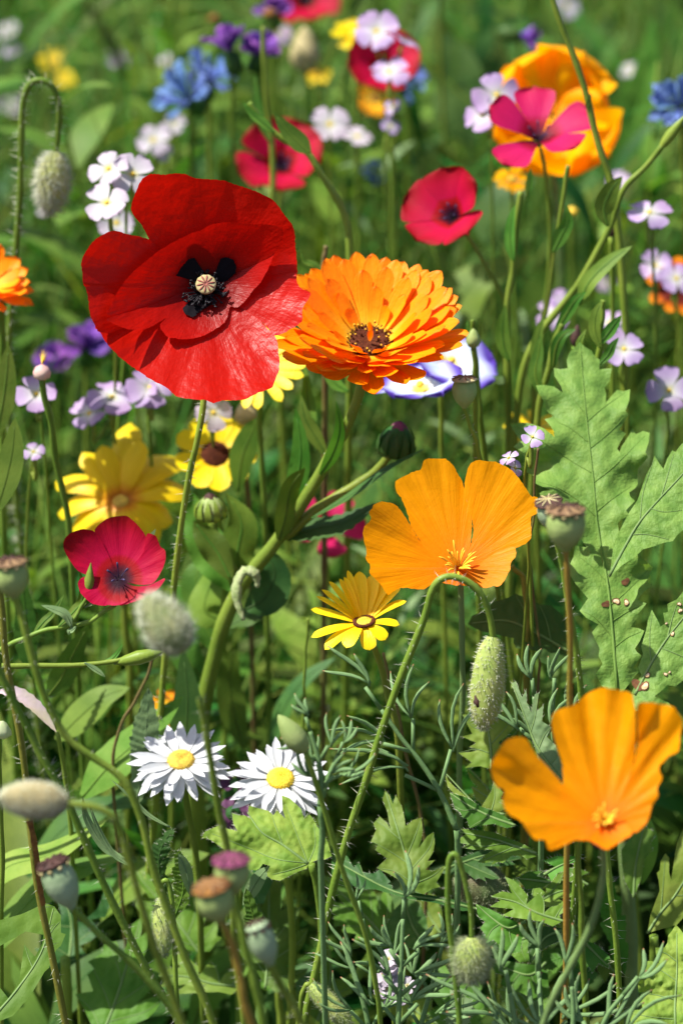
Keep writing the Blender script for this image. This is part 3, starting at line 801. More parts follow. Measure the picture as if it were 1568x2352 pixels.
# withered, whitish curl of an old leaf
mb = MB(); P = path([(592, 1350), (586, 1318), (562, 1312), (545, 1340), (545, 1380), (560, 1425)], 1.065, 0, 26)
tube(mb, P, np.interp(np.linspace(0, 1, 26), [0, .2, .7, 1], [.0008, .0024, .0026, .001]) * (.8 + .4 * rng.random(26)), 12, flat=.7)
part('withered_leaf', mb, material('withered pale', (.24, .32, .11), (.42, .48, .24), tfac=.2, rough=.7, nscale=400, bump=.8, bscale=600), mari, label='curled withered whitish leaf')

# ================================================================== GOLDEN POPPIES
def stamens(root, c, axis, n, L, mat=STAMEN, spread=1.0):
    x, y, z = axis_frame(axis)
    for i in range(n):
        a = 2 * math.pi * (i + random.uniform(-.3, .3)) / n; o = math.cos(a) * x + math.sin(a) * y
        l = L * random.uniform(.7, 1.15); s = spread * random.uniform(.5, 1)
        P = smooth([c + o * .0009, c + o * l * .35 * s + z * l * .35, c + o * l * .7 * s + z * l * .75, c + o * l * s + z * l * .95], 7)
        mb = MB(); tube(mb, P, [.0002, .00025, .00035, .00045, .00045, .0004, .00015], 5)
        part('stamen', mb, mat, root)

def golden(label, base_xy, d0, petals, stem_pts, kx, step=5.0, rm=255.0, ax=(0, .5, .85), sl=.0085):
    S = to_ground(path(stem_pts, d0 + .004, .5, 50), .15)
    r = plant('golden_poppy', label, 'flower', S[-1], 'golden orange poppies')
    add_stem(r, S, taper(S, .0011, .0012), G_STEMG)
    bx, by = base_xy
    for ol, kw in petals:
        kw.setdefault('crinkle', .5); kw.setdefault('ruf', 6)
        mb = MB(); sheet(mb, kx(ol), bowl(bx, by, d0, rm=rm, **kw), step, uvfn=puv(bx, by, rm), wob=.5, per=6)
        part('petal', mb, ORANGE, r)
    a = cdir(*ax)
    b = pos(bx, by, d0)
    stamens(r, b - a * .0005, a, 20, sl)
    mb = MB(); lathe(mb, b + (S[0] - b) * .5 - a * .006, a, [(0, .0013), (.002, .002), (.004, .0036), (.0046, .0042), (.005, .0022)], 20)
    part('receptacle', mb, PINK if d0 > .95 else PLUM, r)
    return r

g1 = golden('golden orange poppy in sharp focus above the drooping hairy bud', (1051.5, 1305.6), 1.0, [
    ([(820, 940), (640, 870), (540, 735), (470, 620), (448, 540), (392, 400), (355, 350), (348, 290), (370, 262), (430, 230), (500, 198), (542, 186), (560, 125), (600, 106), (650, 108), (700, 108), (722, 104), (750, 125), (790, 162), (805, 200), (850, 280), (880, 410), (910, 500), (922, 580), (918, 680), (900, 790)], dict(tilt=.42, c=.00075, off=3, ph=.3, nr=9)),
    ([(820, 940), (690, 900), (540, 735), (455, 592), (385, 490), (345, 450), (300, 435), (240, 428), (185, 455), (178, 480), (150, 505), (165, 540), (160, 572), (125, 610), (108, 645), (115, 720), (132, 780), (130, 850), (145, 885), (165, 900), (155, 960), (190, 1000), (240, 1050), (270, 1100), (302, 1130), (330, 1105), (400, 1072), (480, 1082), (560, 1085), (640, 1040), (740, 1045), (835, 1052)], dict(tilt=.4, c=.0013, off=-3, ph=1.2, nr=7)),
    ([(820, 940), (905, 780), (935, 640), (905, 490), (865, 355), (880, 235), (900, 165), (930, 130), (975, 118), (1040, 126), (1100, 130), (1160, 155), (1220, 192), (1270, 245), (1300, 290), (1340, 345), (1366, 388), (1400, 390), (1418, 400), (1412, 430), (1424, 495), (1400, 525), (1370, 542), (1364, 610), (1366, 700), (1330, 740), (1250, 780), (1120, 860), (960, 930)], dict(tilt=.36, c=.0009, off=0, ph=2.2)),
    ([(820, 940), (960, 905), (1090, 815), (1180, 772), (1240, 766), (1253, 800), (1248, 845), (1215, 890), (1205, 950), (1180, 990), (1160, 1030), (1130, 1062), (1080, 1062), (1030, 1076), (990, 1070), (960, 1040), (930, 1050), (835, 1052)], dict(tilt=.5, c=.0018, off=-6, ph=3.0)),
], [(1056, 1325), (1060, 1420), (1060, 1560), (1058, 1700), (1054, 1900), (1050, 2100)], lambda p: crop(980, 1250, 2.6667, p))

g2 = golden('blurred golden orange poppy nearest the viewer, lower right', (1384, 1890), .87, [
    ([(960, 1150), (780, 1050), (668, 900), (648, 680), (600, 510), (568, 390), (580, 290), (650, 252), (730, 226), (790, 180), (850, 130), (960, 92), (1060, 108), (1160, 130), (1188, 190), (1208, 420), (1192, 640), (1130, 860), (1070, 1010)], dict(tilt=.4, c=.0007, off=3, ph=.3, nr=8, ruf=12)),
    ([(960, 1150), (1060, 1010), (1170, 740), (1222, 500), (1212, 250), (1250, 205), (1320, 205), (1400, 217), (1490, 237), (1530, 290), (1562, 340), (1545, 450), (1530, 572), (1470, 605), (1430, 645), (1382, 700), (1406, 780), (1372, 850), (1376, 920), (1330, 990), (1300, 1100), (1240, 1172), (1190, 1196), (1130, 1160), (1040, 1180)], dict(tilt=.3, c=.0011, off=0, ph=2.0, nr=9, ruf=10)),
    ([(960, 1150), (800, 1000), (660, 838), (560, 720), (455, 605), (395, 510), (360, 475), (310, 466), (225, 492), (160, 580), (105, 690), (130, 800), (165, 850), (212, 872), (196, 960), (240, 1050), (340, 1110), (385, 1180), (440, 1242), (520, 1256), (548, 1326), (640, 1302), (750, 1252), (870, 1255), (960, 1230)], dict(tilt=.42, c=.0011, off=-3, ph=1.0, nr=7, ruf=9)),
    ([(960, 1140), (880, 1200), (862, 1255), (920, 1290), (985, 1325), (1040, 1295), (1100, 1255), (1180, 1198), (1130, 1130), (1040, 1110)], dict(tilt=.6, c=.004, off=-8, ph=1.0)),
], [(1384, 1945), (1382, 2010), (1362, 2100), (1320, 2200), (1270, 2300), (1235, 2400)], lambda p: crop(1340, 1900, 2.7034, p), ax=(.05, .55, .8), sl=.005)

# ================================================================== CRIMSON FLAX, TRACED
def flax_bits(r, c, ax, L=.007):
    x, y, z = axis_frame(ax)
    for i in range(5):
        a = 2 * math.pi * i / 5 + .4; o = math.cos(a) * x + math.sin(a) * y
        mb = MB(); tube(mb, smooth([c + o * .0006, c + o * L * .3 + z * L * .5, c + o * L * .55 + z * L * .85], 6), [.00022, .00018, .00016, .00016, .0004, .00035], 5)
        part('stamen', mb, INDIGO, r)
F0 = (273.6, 1329.6)
fs = path([(262, 1392), (242, 1402), (205, 1428), (150, 1440), (105, 1448), (60, 1466), (25, 1480), (-15, 1510), (-50, 1600)], 1.02, .3, 50)
fs = to_ground(np.vstack([path([(273, 1332, .004), (270, 1365, .006), (262, 1392)], 1.02, .3, 6)[:-1], fs]), .2)
fl = plant('crimson_flax', 'crimson flax with dark eye before the yellow flower at left', 'flower', fs[-1], 'crimson flax flowers')
add_stem(fl, fs, taper(fs, .0007, .0011), G_STEM)
for ol, kw in (
    ([(520, 1195), (420, 1190), (270, 1162), (190, 1110), (115, 990), (104, 925), (120, 885), (160, 850), (210, 832), (262, 822), (345, 848), (420, 970), (470, 1080)], dict(off=2, ph=.2)),
    ([(520, 1195), (440, 1080), (400, 960), (340, 850), (350, 810), (395, 768), (440, 740), (485, 727), (570, 721), (610, 745), (655, 785), (720, 872), (722, 960), (680, 1060), (600, 1130)], dict(off=5, ph=1.1)),
    ([(520, 1195), (600, 1120), (700, 1000), (722, 880), (738, 852), (775, 862), (802, 882), (832, 955), (868, 985), (862, 1080), (800, 1202), (742, 1237), (640, 1235)], dict(off=1, ph=2.1)),
    ([(520, 1195), (410, 1182), (265, 1178), (214, 1220), (222, 1270), (242, 1312), (312, 1376), (400, 1397), (440, 1392), (500, 1395), (560, 1376), (640, 1320), (600, 1240)], dict(off=-3, ph=3.3)),
    ([(520, 1195), (620, 1245), (742, 1243), (862, 1190), (840, 1240), (800, 1282), (700, 1345), (600, 1377), (520, 1392), (480, 1310)], dict(off=0, ph=4.3))):
    mb = MB(); sheet(mb, crop(140, 1180, 2.6667, ol), bowl(F0[0], F0[1], 1.02, .32, .0022, ruf=4, rm=130, crinkle=.35, **kw), 4.0, uvfn=puv(F0[0], F0[1], 146.0), wob=.15, per=6)
    part('petal', mb, FLAX, fl)
flax_bits(fl, pos(F0[0], F0[1], 1.017), cdir(0, .4, .9))
mb = MB()
for p in ([(275, 1340), (330, 1260), (358, 1215)], [(265, 1390), (262, 1375), (270, 1350)]):
    blade(mb, path(p, 1.026, 0, 8), lance(8, .0017, .4, .6), cdir(.3, .4, .9), 3)
part('sepals', mb, G_BLUEL, fl)
fb = path([(160, 1440), (180, 1405), (200, 1370), (212, 1330)], 1.02, .1, 14)
add_stem(fl, fb, .0007, G_STEM, name='branch')
mb = MB()
lathe(mb, pos(203, 1362, 1.018), cdir(.1, 1, .1), [(0, .0005), (.002, .0016), (.005, .0018), (.008, .001), (.011, .0001)], 12); part('flower_bud', mb, G_STEM, fl)
fb = path([(5, 1530), (90, 1530), (180, 1528), (260, 1518), (300, 1508)], 1.0, .1, 20)
add_stem(fl, fb, taper(fb, .0011, .0008), G_STEM, name='branch')
mb = MB(); lathe(mb, pos(268, 1522, 1.0), cdir(.95, .22, .1), [(0, .0007), (.003, .0018), (.008, .0026), (.012, .0022), (.0155, .0009), (.0175, .0001)], 14); part('flower_bud', mb, G_STEM, fl)
for pts, d, w, mat in (([(135, 1440), (170, 1405), (190, 1375), (185, 1310)], 1.022, 13, G_LEAF), ([(165, 1440), (150, 1412), (125, 1400), (95, 1390)], 1.018, 13, G_BLUEL), ([(75, 1460), (100, 1430), (120, 1410), (148, 1365)], 1.024, 11, G_LEAF),
                       ([(175, 1440), (165, 1448), (160, 1450), (158, 1458)], 1.018, 8, G_BLUEL), ([(195, 1395), (225, 1380), (240, 1378), (260, 1383)], 1.02, 8, G_BLUEL),
                       ([(195, 1522), (215, 1535), (230, 1545), (242, 1555)], .998, 8, G_BLUEL), ([(232, 1522), (255, 1515), (270, 1500), (282, 1480)], 1.002, 7, G_LEAF), ([(262, 1524), (290, 1524), (310, 1518), (332, 1512)], 1.0, 6, G_BLUEL)):
    leaf(fl, pts, d, w, mat, k=.1, nrm=(.1, .7, .7), cup=.15)

# ================================================================== DROOPING HAIRY BUDS
bs = path([(1132, 1468), (1126, 1420), (1108, 1372), (1075, 1338), (1035, 1324), (1005, 1334), (985, 1362), (968, 1420), (938, 1500), (905, 1590), (872, 1690), (835, 1810), (805, 1900), (778, 2000), (758, 2090), (735, 2200), (705, 2330), (695, 2400)], .965, .35, 110)
bs = to_ground(bs, .1)
nb = plant('drooping_poppy_bud', 'hairy green poppy bud hanging from an arched stem below the golden poppy', 'flower bud', bs[-1], 'drooping poppy buds')
add_stem(nb, bs, np.interp(np.linspace(0, 1, len(bs)), [0, .2, 1], [.0011, .00125, .0014]), G_STEM, .0009, HAIR, (.0018, .0042))
bristly_bud(nb, pos(1131, 1462, .965), cdir(-.1, -1, -.12), .0325, .0057, BUDG, 800, (.0008, .002), HAIR, .00016, prof=[(0, .25), (.04, .5), (.12, .7), (.3, .92), (.55, 1), (.75, .9), (.9, .62), (.97, .35), (1, .05)])
mb = MB(); 
for p in rng.normal(0, 1, (1, 3)): ball(mb, pos(1093, 1612, .958), .0011, 8, 6)
tube(mb, [pos(1090, 1598, .958), pos(1094, 1612, .957), pos(1097, 1625, .957)], [.0003, .0009, .0005], 6); part('blemish', mb, BROWND, nb)

bs = path([(128, 352), (136, 300), (136, 240), (122, 198), (95, 184), (70, 196), (54, 240), (47, 330), (42, 450), (36, 560), (25, 720), (15, 900)], 1.12, .4, 70)
bs = to_ground(bs, .1)
nb2 = plant('drooping_poppy_bud', 'pale fuzzy poppy bud drooping from a hooked stem, top left', 'flower bud', bs[-1], 'drooping poppy buds')
add_stem(nb2, bs, taper(bs, .0012, .0014), G_STEM, .0006, HAIR, (.002, .0048), hr=.00014)
bristly_bud(nb2, pos(128, 348, 1.12), cdir(-.12, -1, -.15), .0245, .0061, BUDP, 1500, (.0018, .0048), HAIR, .00016)

bs = path([(338, 1362, 0), (372, 1425, 0), (425, 1500, 0), (450, 1570), (470, 1660), (487, 1760), (505, 1860), (520, 1940), (535, 2080), (545, 2230), (560, 2352)], .855, .5, 60)
bs = to_ground(bs[20:], .1)
nb3 = plant('hairy_poppy_bud', 'out-of-focus fuzzy grey bud in front of the crimson flax', 'flower bud', bs[-1])
add_stem(nb3, bs, taper(bs, .0011, .0013), G_STEM, .0014, HAIR, (.0012, .0026))
bristly_bud(nb3, pos(425, 1495, .857), cdir(-.62, .85, .1), .0205, .0068, BUDF, 1000, (.0014, .004), HAIR, .0001, prof=[(0, .3), (.08, .62), (.22, .92), (.4, 1), (.58, .92), (.75, .7), (.9, .45), (1, .1)])

bs = path([(1083, 2160), (1078, 2090), (1062, 2010), (1045, 1965), (1032, 1968), (1030, 2010), (1034, 2100), (1045, 2200), (1052, 2300), (1054, 2380)], .935, .35, 50)
bs = to_ground(bs, .1)
nb4 = plant('drooping_poppy_bud', 'small fuzzy round bud hanging low before the lobed leaves, bottom right of centre', 'flower bud', bs[-1], 'drooping poppy buds')
add_stem(nb4, bs, taper(bs, .0009, .0011), G_STEM, .002, HAIR, (.001, .002))
bristly_bud(nb4, pos(1083, 2152, .935), cdir(.02, -1, -.1), .0155, .0056, BUDG, 1500, (.0014, .0044), HAIRG, .0001)

bs = path([(155, 1845, 0), (205, 1852), (245, 1868), (275, 1905), (298, 1965), (325, 2060), (352, 2150), (385, 2240), (420, 2352), (440, 2420)], .83, .4, 50)
bs = to_ground(bs, .1)
nb5 = plant('beige_poppy_bud', 'blurred beige egg-shaped bud lying sideways at the left edge', 'flower bud', bs[-1])
add_stem(nb5, bs, taper(bs, .0011, .0013), G_STEM, .002, HAIR, (.001, .002))
bristly_bud(nb5, pos(155, 1843, .83), cdir(-.99, .08, .05), .0198, .0052, BEIGE, 2200, (.0007, .0018), HAIR, .00009)

# ================================================================== SEED CAPSULES
def capsule_plant(label, top, d, H, R, axis, stem_pts, body, crown, smat, hairs=0.0, r=.001, group='poppy seed capsules', k=.5, **kw):
    S = to_ground(path(stem_pts, d, k, 50), .12)
    p = plant('poppy_seed_capsule', label, 'seed capsule', S[-1], group)
    add_stem(p, S, np.interp(np.linspace(0, 1, len(S)), [0, .03, .1, 1], [r * 1.3, r * .85, r, r * 1.15]), smat, hairs, HAIR, (.0014, .003))
    poppy_capsule(p, S[0] - unit(axis) * .0006, axis, H, R, body, crown, **kw)
    return p
capsule_plant('blurred green seed capsule with brown crown before the big leaf', 0, .895, .0138, .0062, cdir(-.02, 1, .32), [(1298, 1262), (1302, 1320), (1308, 1420), (1312, 1520), (1310, 1630), (1306, 1800), (1300, 2000), (1296, 2200), (1290, 2360)], CAPS, BROWN, G_STEMO, rim=CREAM, crown_r=.98)
capsule_plant('small sharp green seed capsule right of the orange marigold', 0, 1.025, .0108, .0045, cdir(-.02, 1, .28), [(1066, 935), (1078, 975), (1092, 1015), (1102, 1050), (1130, 1200), (1150, 1400), (1160, 1600)], CAPS, CREAM, G_STEM, .0014, .0009, raymat=BROWN)
capsule_plant('seed capsule with a dark striped crown half hidden behind the brown-crowned one', 0, .95, .011, .0046, cdir(-.25, 1, .5), [(1272, 1215), (1290, 1300), (1305, 1400), (1322, 1500), (1335, 1600), (1345, 1750)], CAPSB, BROWND, G_STEM, .0013, .0011, raymat=CREAM)
capsule_plant('blurred seed capsule with a plum purple crown below the white daisies', 0, .835, .0112, .0053, cdir(-.05, 1, .3), [(536, 2052), (548, 2110), (570, 2200), (592, 2290), (610, 2380)], CAPS, PLUM, G_STEM, 0, .0011, rim=CREAM, crown_r=1.05, raymat=BROWND, dome=.3)
capsule_plant('blurred yellowish seed capsule with a rusty brown crown', 0, .828, .0118, .0056, cdir(-.22, 1, .35), [(505, 2115), (528, 2160), (548, 2230), (566, 2300), (585, 2380)], CAPS, RUST, G_STEMO, 0, .0011, crown_r=1.0, raymat=BROWN, dome=.25)
capsule_plant('narrow blue-green seed capsule right of the purple-crowned one', 0, .86, .0138, .0043, cdir(-.36, 1, .25), [(622, 2215), (645, 2265), (672, 2310), (705, 2370)], CAPSB, CAPSB, G_STEM, .002, .0012, rim=BROWND, crown_r=.85)
capsule_plant('tilted blue-green seed capsule with dark crown at lower left', 0, .90, .0165, .0054, cdir(-.42, 1, .2), [(167, 2085), (190, 2112), (230, 2150), (285, 2195), (345, 2255), (400, 2320), (450, 2400)], CAPSB, BROWND, G_STEM, .0016, .0011, rim=CREAM, crown_r=.95)
capsule_plant('seed capsule with brown crown cut by the left edge', 0, .885, .0122, .0053, cdir(-.1, 1, .3), [(34, 1372), (45, 1400), (70, 1490), (100, 1590), (150, 1690), (215, 1742), (262, 1772), (298, 1810), (330, 1890), (352, 1990), (385, 2090), (425, 2200), (470, 2300), (505, 2400)], CAPS, BROWN, G_STEM, .0022, .0012, rim=CREAM, k=.35)

# long hairy stalks at the left whose flowers are out of the picture
def lone_stalk(label, pts, d, mat, r, k=.4, hairs=.0016, name='poppy_stalk', extra=None):
    S = to_ground(path(pts, d, k, 60), .12)
    p = plant(name, label, 'stalk', S[-1], 'bare poppy stalks')
    add_stem(p, S, taper(S, r * .68, r * .75), mat, hairs, HAIR, (.0018, .004))
    return p
ls = lone_stalk('brownish hairy stalk with torn rusty skin near the left edge', [(-14, 1270), (2, 1380), (12, 1480), (28, 1580), (48, 1700), (66, 1850), (82, 2000), (96, 2080), (118, 2180), (150, 2352), (160, 2420)], .935, G_STEMB, .0017)
mb = MB()
P = path([(70, 1885, -.0022), (80, 1930, -.0022), (88, 1985, -.0022), (94, 2040, -.0022), (102, 2080, -.0022)], .96, .4, 16)
blade(mb, P, .0008 * (1 + .5 * rng.random(16)), cdir(.5, .1, 1), 3, cup=-.5); part('torn_skin', mb, RUST, ls)
lone_stalk('olive hairy stalk running diagonally down the left side', [(-25, 1490), (5, 1555), (40, 1625), (95, 1735), (150, 1830), (190, 1920), (235, 2020), (285, 2120), (345, 2240), (400, 2330), (430, 2400)], .915, G_STEM, .0018)
lone_stalk('green hairy stalk passing behind the lower right golden poppy', [(1392, 1870), (1395, 1960), (1402, 2050), (1412, 2150), (1418, 2250), (1424, 2352), (1428, 2420)], .98, G_STEM, .0016, hairs=.0013)
lone_stalk('smooth dark green stalk under the lower right golden poppy', [(1322, 1900), (1326, 1960), (1330, 2050), (1336, 2150), (1340, 2250), (1346, 2352), (1348, 2420)], .94, G_STEM, .0015, hairs=0)
lone_stalk('bent brown dry stalk behind the left white daisy', [(352, 1505), (335, 1560), (310, 1610), (285, 1650), (268, 1700), (262, 1745), (258, 1800)], 1.06, G_STEMR, .0009, hairs=0)
lone_stalk('thin dark brown stalk beside the grey-green feathery leaf', [(1085, 1840), (1110, 1950), (1120, 2000)][:1] + [(880, 1495), (905, 1600), (925, 1700), (945, 1790), (965, 1870), (985, 1960)] if False else [(880, 1500), (905, 1600), (925, 1700), (945, 1790), (965, 1870), (985, 1960)], 1.04, G_STEMR, .0009, hairs=0)
lone_stalk('brownish stem with a dark knot behind the sharp golden poppy', [(1235, 1030), (1228, 1090), (1224, 1180), (1214, 1250), (1222, 1320), (1228, 1400), (1240, 1500)], 1.02, G_STEMR, .0007, hairs=0)
lone_stalk('smooth green stalk below the right white daisy', [(658, 1835), (662, 1930), (668, 2030), (672, 2150), (676, 2300)], 1.05, G_STEM, .0012, hairs=0)
lone_stalk('slender green stalk under the sharp yellow daisy', [(708, 1420), (702, 1500), (698, 1600), (697, 1700)], 1.07, G_STEM, .0008, hairs=0)

# ================================================================== WHITE DAISIES
def daisy(label, cx, cy, d, ax, stem, dmat, seed):
    random.seed(seed)
    S = to_ground(path(stem, d + .004, .5, 30), .1)
    p = plant('white_daisy', label, 'flower', S[-1], 'white papery daisies')
    add_stem(p, S, taper(S, .0012, .0014), G_STEM)
    c = pos(cx, cy, d); a = cdir(*ax)
    for n, L, W, e0, e1, dz in ((18, .0148, .0042, -18, -10, -.0012), (18, .0142, .0041, -7, 0, -.0004), (15, .0128, .0036, 8, 12, .0003)):
        mm = [petal_mesh('petal', WHITE, L * random.uniform(.94, 1.06), W, [(0, .35), (.3, .85), (.55, 1), (.8, .72), (1, .05)], e0 + random.uniform(-4, 4), e1 + random.uniform(-12, 10), random.uniform(.1, .4), 0, 0, random.uniform(-.2, .2), random.uniform(-.4, .4), 10, 5) for _ in range(5)]
        ring(p, c, a, mm, n, .0040, random.random() * 6, .3, .09, .14, dz)
    mb = MB(); lathe(mb, c - a * .0006, a, [(0, .0046), (.0012, .0050), (.0024, .0042), (.003, .0024), (.0031, .0002)], 36)
    dk = part('flower_disc', mb, dmat, p)
    mb = MB(); x, y, z = axis_frame(a)
    for i in range(150):
        an = i * 2.39996; r = .0049 * math.sqrt((i + .5) / 150); o = math.cos(an) * x + math.sin(an) * y
        h = .0024 * (1 - (r / .0053) ** 2.2)
        tube(mb, [c + o * r + z * (h - .0006), c + o * r * 1.03 + z * (h + .0002), c + o * r * 1.05 + z * (h + .0006)], [.00022, .00026, .00012], 4)
    part('florets', mb, dmat, dk, 'stuff')
    mb = MB(); lathe(mb, c - a * .0052, a, [(0, .0011), (.001, .0024), (.003, .0034), (.0042, .0036)], 14); part('calyx', mb, G_LEAF, p)
daisy('left white daisy with a brownish yellow centre behind the thin bud stalk', 416, 1748, 1.035, (-.02, .76, .64), [(424, 1785), (432, 1850), (445, 1930), (452, 2010), (460, 2150)], DISCO, 3)
daisy('right white daisy with a bright yellow centre above a pale green leaf', 644, 1790, 1.03, (.03, .68, .7), [(650, 1830), (655, 1900), (662, 2000), (668, 2200)], DISC, 5)
random.seed(21)

# ================================================================== YELLOW FLOWERS
def yellow_flower(label, cx, cy, d, ax, petals, disc, dr, stem, r=.0011, mat=None, name='yellow_daisy', group='yellow daisies', dh=.6, dots=True, r0=None):
    S = to_ground(path(stem, d + .003, .5, 24), .12)
    p = plant(name, label, 'flower', S[-1], group)
    add_stem(p, S, taper(S, r, r * 1.2), G_STEM)
    c = pos(cx, cy, d); a = cdir(*ax); x, y, z = axis_frame(a)
    for (deg, L, W, e0, e1, cup, tw) in petals:
        me = petal_mesh('petal', mat or YELLOW, L, W, [(0, .3), (.25, .7), (.6, 1), (.85, .92), (1, .5)], e0, e1, cup, .02, 0, 0, tw, 14, 7)
        inst('petal', me, p, fmat(c, a, math.radians(deg), 1, dr * .75 if r0 is None else r0))
    mb = MB(); lathe(mb, c - a * dr * .3, a, [(0, dr), (dr * .3, dr * 1.05), (dr * dh * .8, dr * .8), (dr * dh, dr * .4), (dr * dh * 1.02, .0001)], 28)
    dk = part('flower_disc', mb, disc, p)
    if disc is DISCG:
        mb = MB(); lathe(mb, c + a * dr * .02, a, [(0, dr * 1.0), (dr * .1, dr * 1.28), (dr * .3, dr * 1.3), (dr * .36, dr * 1.1), (dr * .3, dr * .9)], 32, lambda an, t: 1 + .05 * np.sin(an * 13))
        part('dark_ring', mb, MAROON, p)
    if dots:
        mb = MB()
        for i in range(60):
            an = i * 2.39996; rr = dr * math.sqrt((i + .5) / 60); o = math.cos(an) * x + math.sin(an) * y
            h = dr * (dh - .25) * (1 - (rr / dr) ** 2.5)
            tube(mb, [c + o * rr + z * (h - dr * .1), c + o * rr + z * (h + dr * .08)], [dr * .07, dr * .05], 4)
        part('florets', mb, disc, dk, 'stuff')
    mb = MB(); lathe(mb, c - a * dr * 1.3, a, [(0, r), (dr * .4, dr * .8), (dr * .9, dr * 1.0)], 14); part('calyx', mb, G_LEAF, p)
    return p
yellow_flower('sharp lemon yellow daisy with a dark-ringed olive centre left of the golden poppy', 836, 1430, 1.01, (-.1, .85, .52),
    [(92, .0175, .0052, 52, 40, .1, 0), (72, .0175, .0054, 45, 30, .1, 0), (55, .0185, .005, 40, 22, .1, 0), (40, .0175, .0045, 35, 15, .1, 0), (22, .0150, .004, 30, 0, .2, 0),
     (108, .0185, .0026, 54, 42, .4, 0), (118, .0165, .0024, 58, 46, .4, 0), (127, .0165, .0026, 56, 48, .4, 0), (137, .0178, .0026, 48, 36, .4, 0), (148, .0175, .0026, 40, 28, .4, 0), (156, .0175, .0026, 34, 22, .3, 0), (168, .0175, .0046, 24, 10, .1, 0),
     (194, .0175, .005, 8, -14, .1, 0), (212, .0155, .0056, 2, -30, .1, 0), (240, .0115, .0056, 8, -30, .15, 0), (278, .0098, .0056, -10, -50, .1, 0), (314, .0088, .0055, 0, -40, .1, 0), (350, .0105, .0045, 15, -20, .1, 0)],
    DISCG, .0031, [(850, 1462), (868, 1510), (885, 1560), (896, 1610), (905, 1660), (915, 1760)], dh=.7)
random.seed(5)
yellow_flower('large blurred yellow flower with curled petals above the crimson flax', 278, 1150, 1.13, (-.02, .66, .75),
    [(86, .036, .0115, 40, -14, -.3, 0), (52, .034, .0155, 34, -42, -.3, 0), (24, .029, .0135, 18, -45, -.25, 0), (-6, .022, .012, 0, -60, -.25, 0), (112, .022, .009, 46, 22, -.2, 0), (130, .024, .0095, 40, 4, -.25, 0), (152, .031, .011, 30, -42, -.3, 0), (174, .028, .011, 14, -55, -.25, 0), (198, .025, .0115, 0, -65, -.25, 0), (226, .022, .0125, -5, -70, -.25, 0), (258, .018, .0125, 0, -75, -.25, 0), (288, .018, .013, 8, -65, -.25, 0), (318, .022, .012, 0, -66, -.25, 0), (69, .024, .010, 50, 20, -.2, 0)],
    DISCO, .0032, [(275, 1200), (285, 1300), (290, 1420), (296, 1550)], .0014, YELLOWD, group='yellow daisies', dots=False)
yellow_flower('blurred yellow flower with a dark maroon centre behind the red poppy stem', 494, 1043, 1.13, (.03, .45, .9),
    [(a + random.uniform(-6, 6), .0128, .0088, 12, 4 + random.uniform(-14, 12), .1, 0) for a in range(0, 360, 40)], MAROON, .0058, [(498, 1085), (506, 1200), (512, 1350)], .0011, name='coreopsis', group=None)
yellow_flower('yellow daisy mostly hidden behind the red poppy, petals at its right edge', 592, 842, 1.10, (-.2, .5, .85),
    [(a + random.uniform(-5, 5), .0165, .0046, 6, -4 + random.uniform(-10, 10), .1, 0) for a in range(-85, 275, 20)], DISC, .004, [(596, 880), (600, 1000), (606, 1200)])
yellow_flower('small golden yellow flower peeping out left of the big lobed leaf', 1226, 985, 1.14, (.1, .75, .65),
    [(a, .0105, .005, 10, -10, .1, 0) for a in range(0, 360, 45)], DISC, .003, [(1228, 1010), (1232, 1200)], mat=YELLOWD)
# marigold cut by the left edge
S = to_ground(path([(2, 690), (4, 800), (6, 1000), (10, 1250)], 1.1, .5, 24), .1)
mr = plant('orange_marigold', 'orange marigold cut off by the left edge', 'flower', S[-1])
add_stem(mr, S, .0016, G_STEM)
for n, L, W, e0, e1, dz in ((15, .0165, .005, 8, 26, 0), (14, .0155, .005, 18, 40, .001), (11, .012, .0045, 30, 55, .002)):
    mm = [petal_mesh('petal', CALEN, L, W, [(0, .3), (.2, .6), (.6, .98), (.85, 1), (1, .6)], e0, e1 + random.uniform(-8, 8), random.uniform(-.2, .3), .02, 1, 0, 0, 10, 5) for _ in range(3)]
    ring(mr, pos(-32, 660, 1.1), cdir(.35, .6, .7), mm, n, .0025, random.random() * 6, .25, .08, .08, dz)

# ================================================================== FLAX BEHIND
FLM = [petal_mesh('petal', FLAX, .0185, .0175, FAN, e0, e1, .12, .03, 0, 0, 0, 14, 9, .04) for e0, e1 in ((38, 24), (46, 30), (34, 12))]
FLP = [petal_mesh('petal', FLAXP, .0185, .0128, FAN, e0, e1, .1, .03, 0, 0, 0, 14, 9, .03) for e0, e1 in ((34, 14), (42, 20), (28, 6))]
def flax(label, x, y, d, ax, stem, size=1.0, mm=None, ph=0.0, group='crimson flax flowers', skip=()):
    S = to_ground(path(stem, d + .004, .5, 30), .12)
    p = plant('crimson_flax', label, 'flower', S[-1], group)
    add_stem(p, S, .0008, G_STEM)
    c = pos(x, y, d); a = cdir(*ax)
    ring(p, c, a, mm or FLM, 5, .0006, ph, .05, .05, .04, skip=skip)
    for o in p.children:
        if o.name.startswith('petal'): o.scale = o.scale * size
    flax_bits(p, c, a, .006 * size)
    mb = MB(); lathe(mb, c - a * .0035, a, [(0, .0006), (.001, .0016), (.003, .0022), (.0045, .0019)], 10); part('calyx', mb, G_STEM, p)
    return p
flax('crimson flax turned sideways, right of the red poppy', 1042, 500, 1.12, (-.42, .42, .8), [(1050, 515), (1075, 545), (1110, 605), (1140, 660), (1162, 720), (1168, 880), (1172, 1100)], 1.12, ph=.25)
flax('rose pink flax in front of the golden poppy, top right', 1236, 322, 1.13, (-.02, .62, .78), [(1240, 340), (1252, 400), (1262, 520), (1258, 640), (1245, 760), (1235, 1000)], 1.3, FLP, ph=.32)
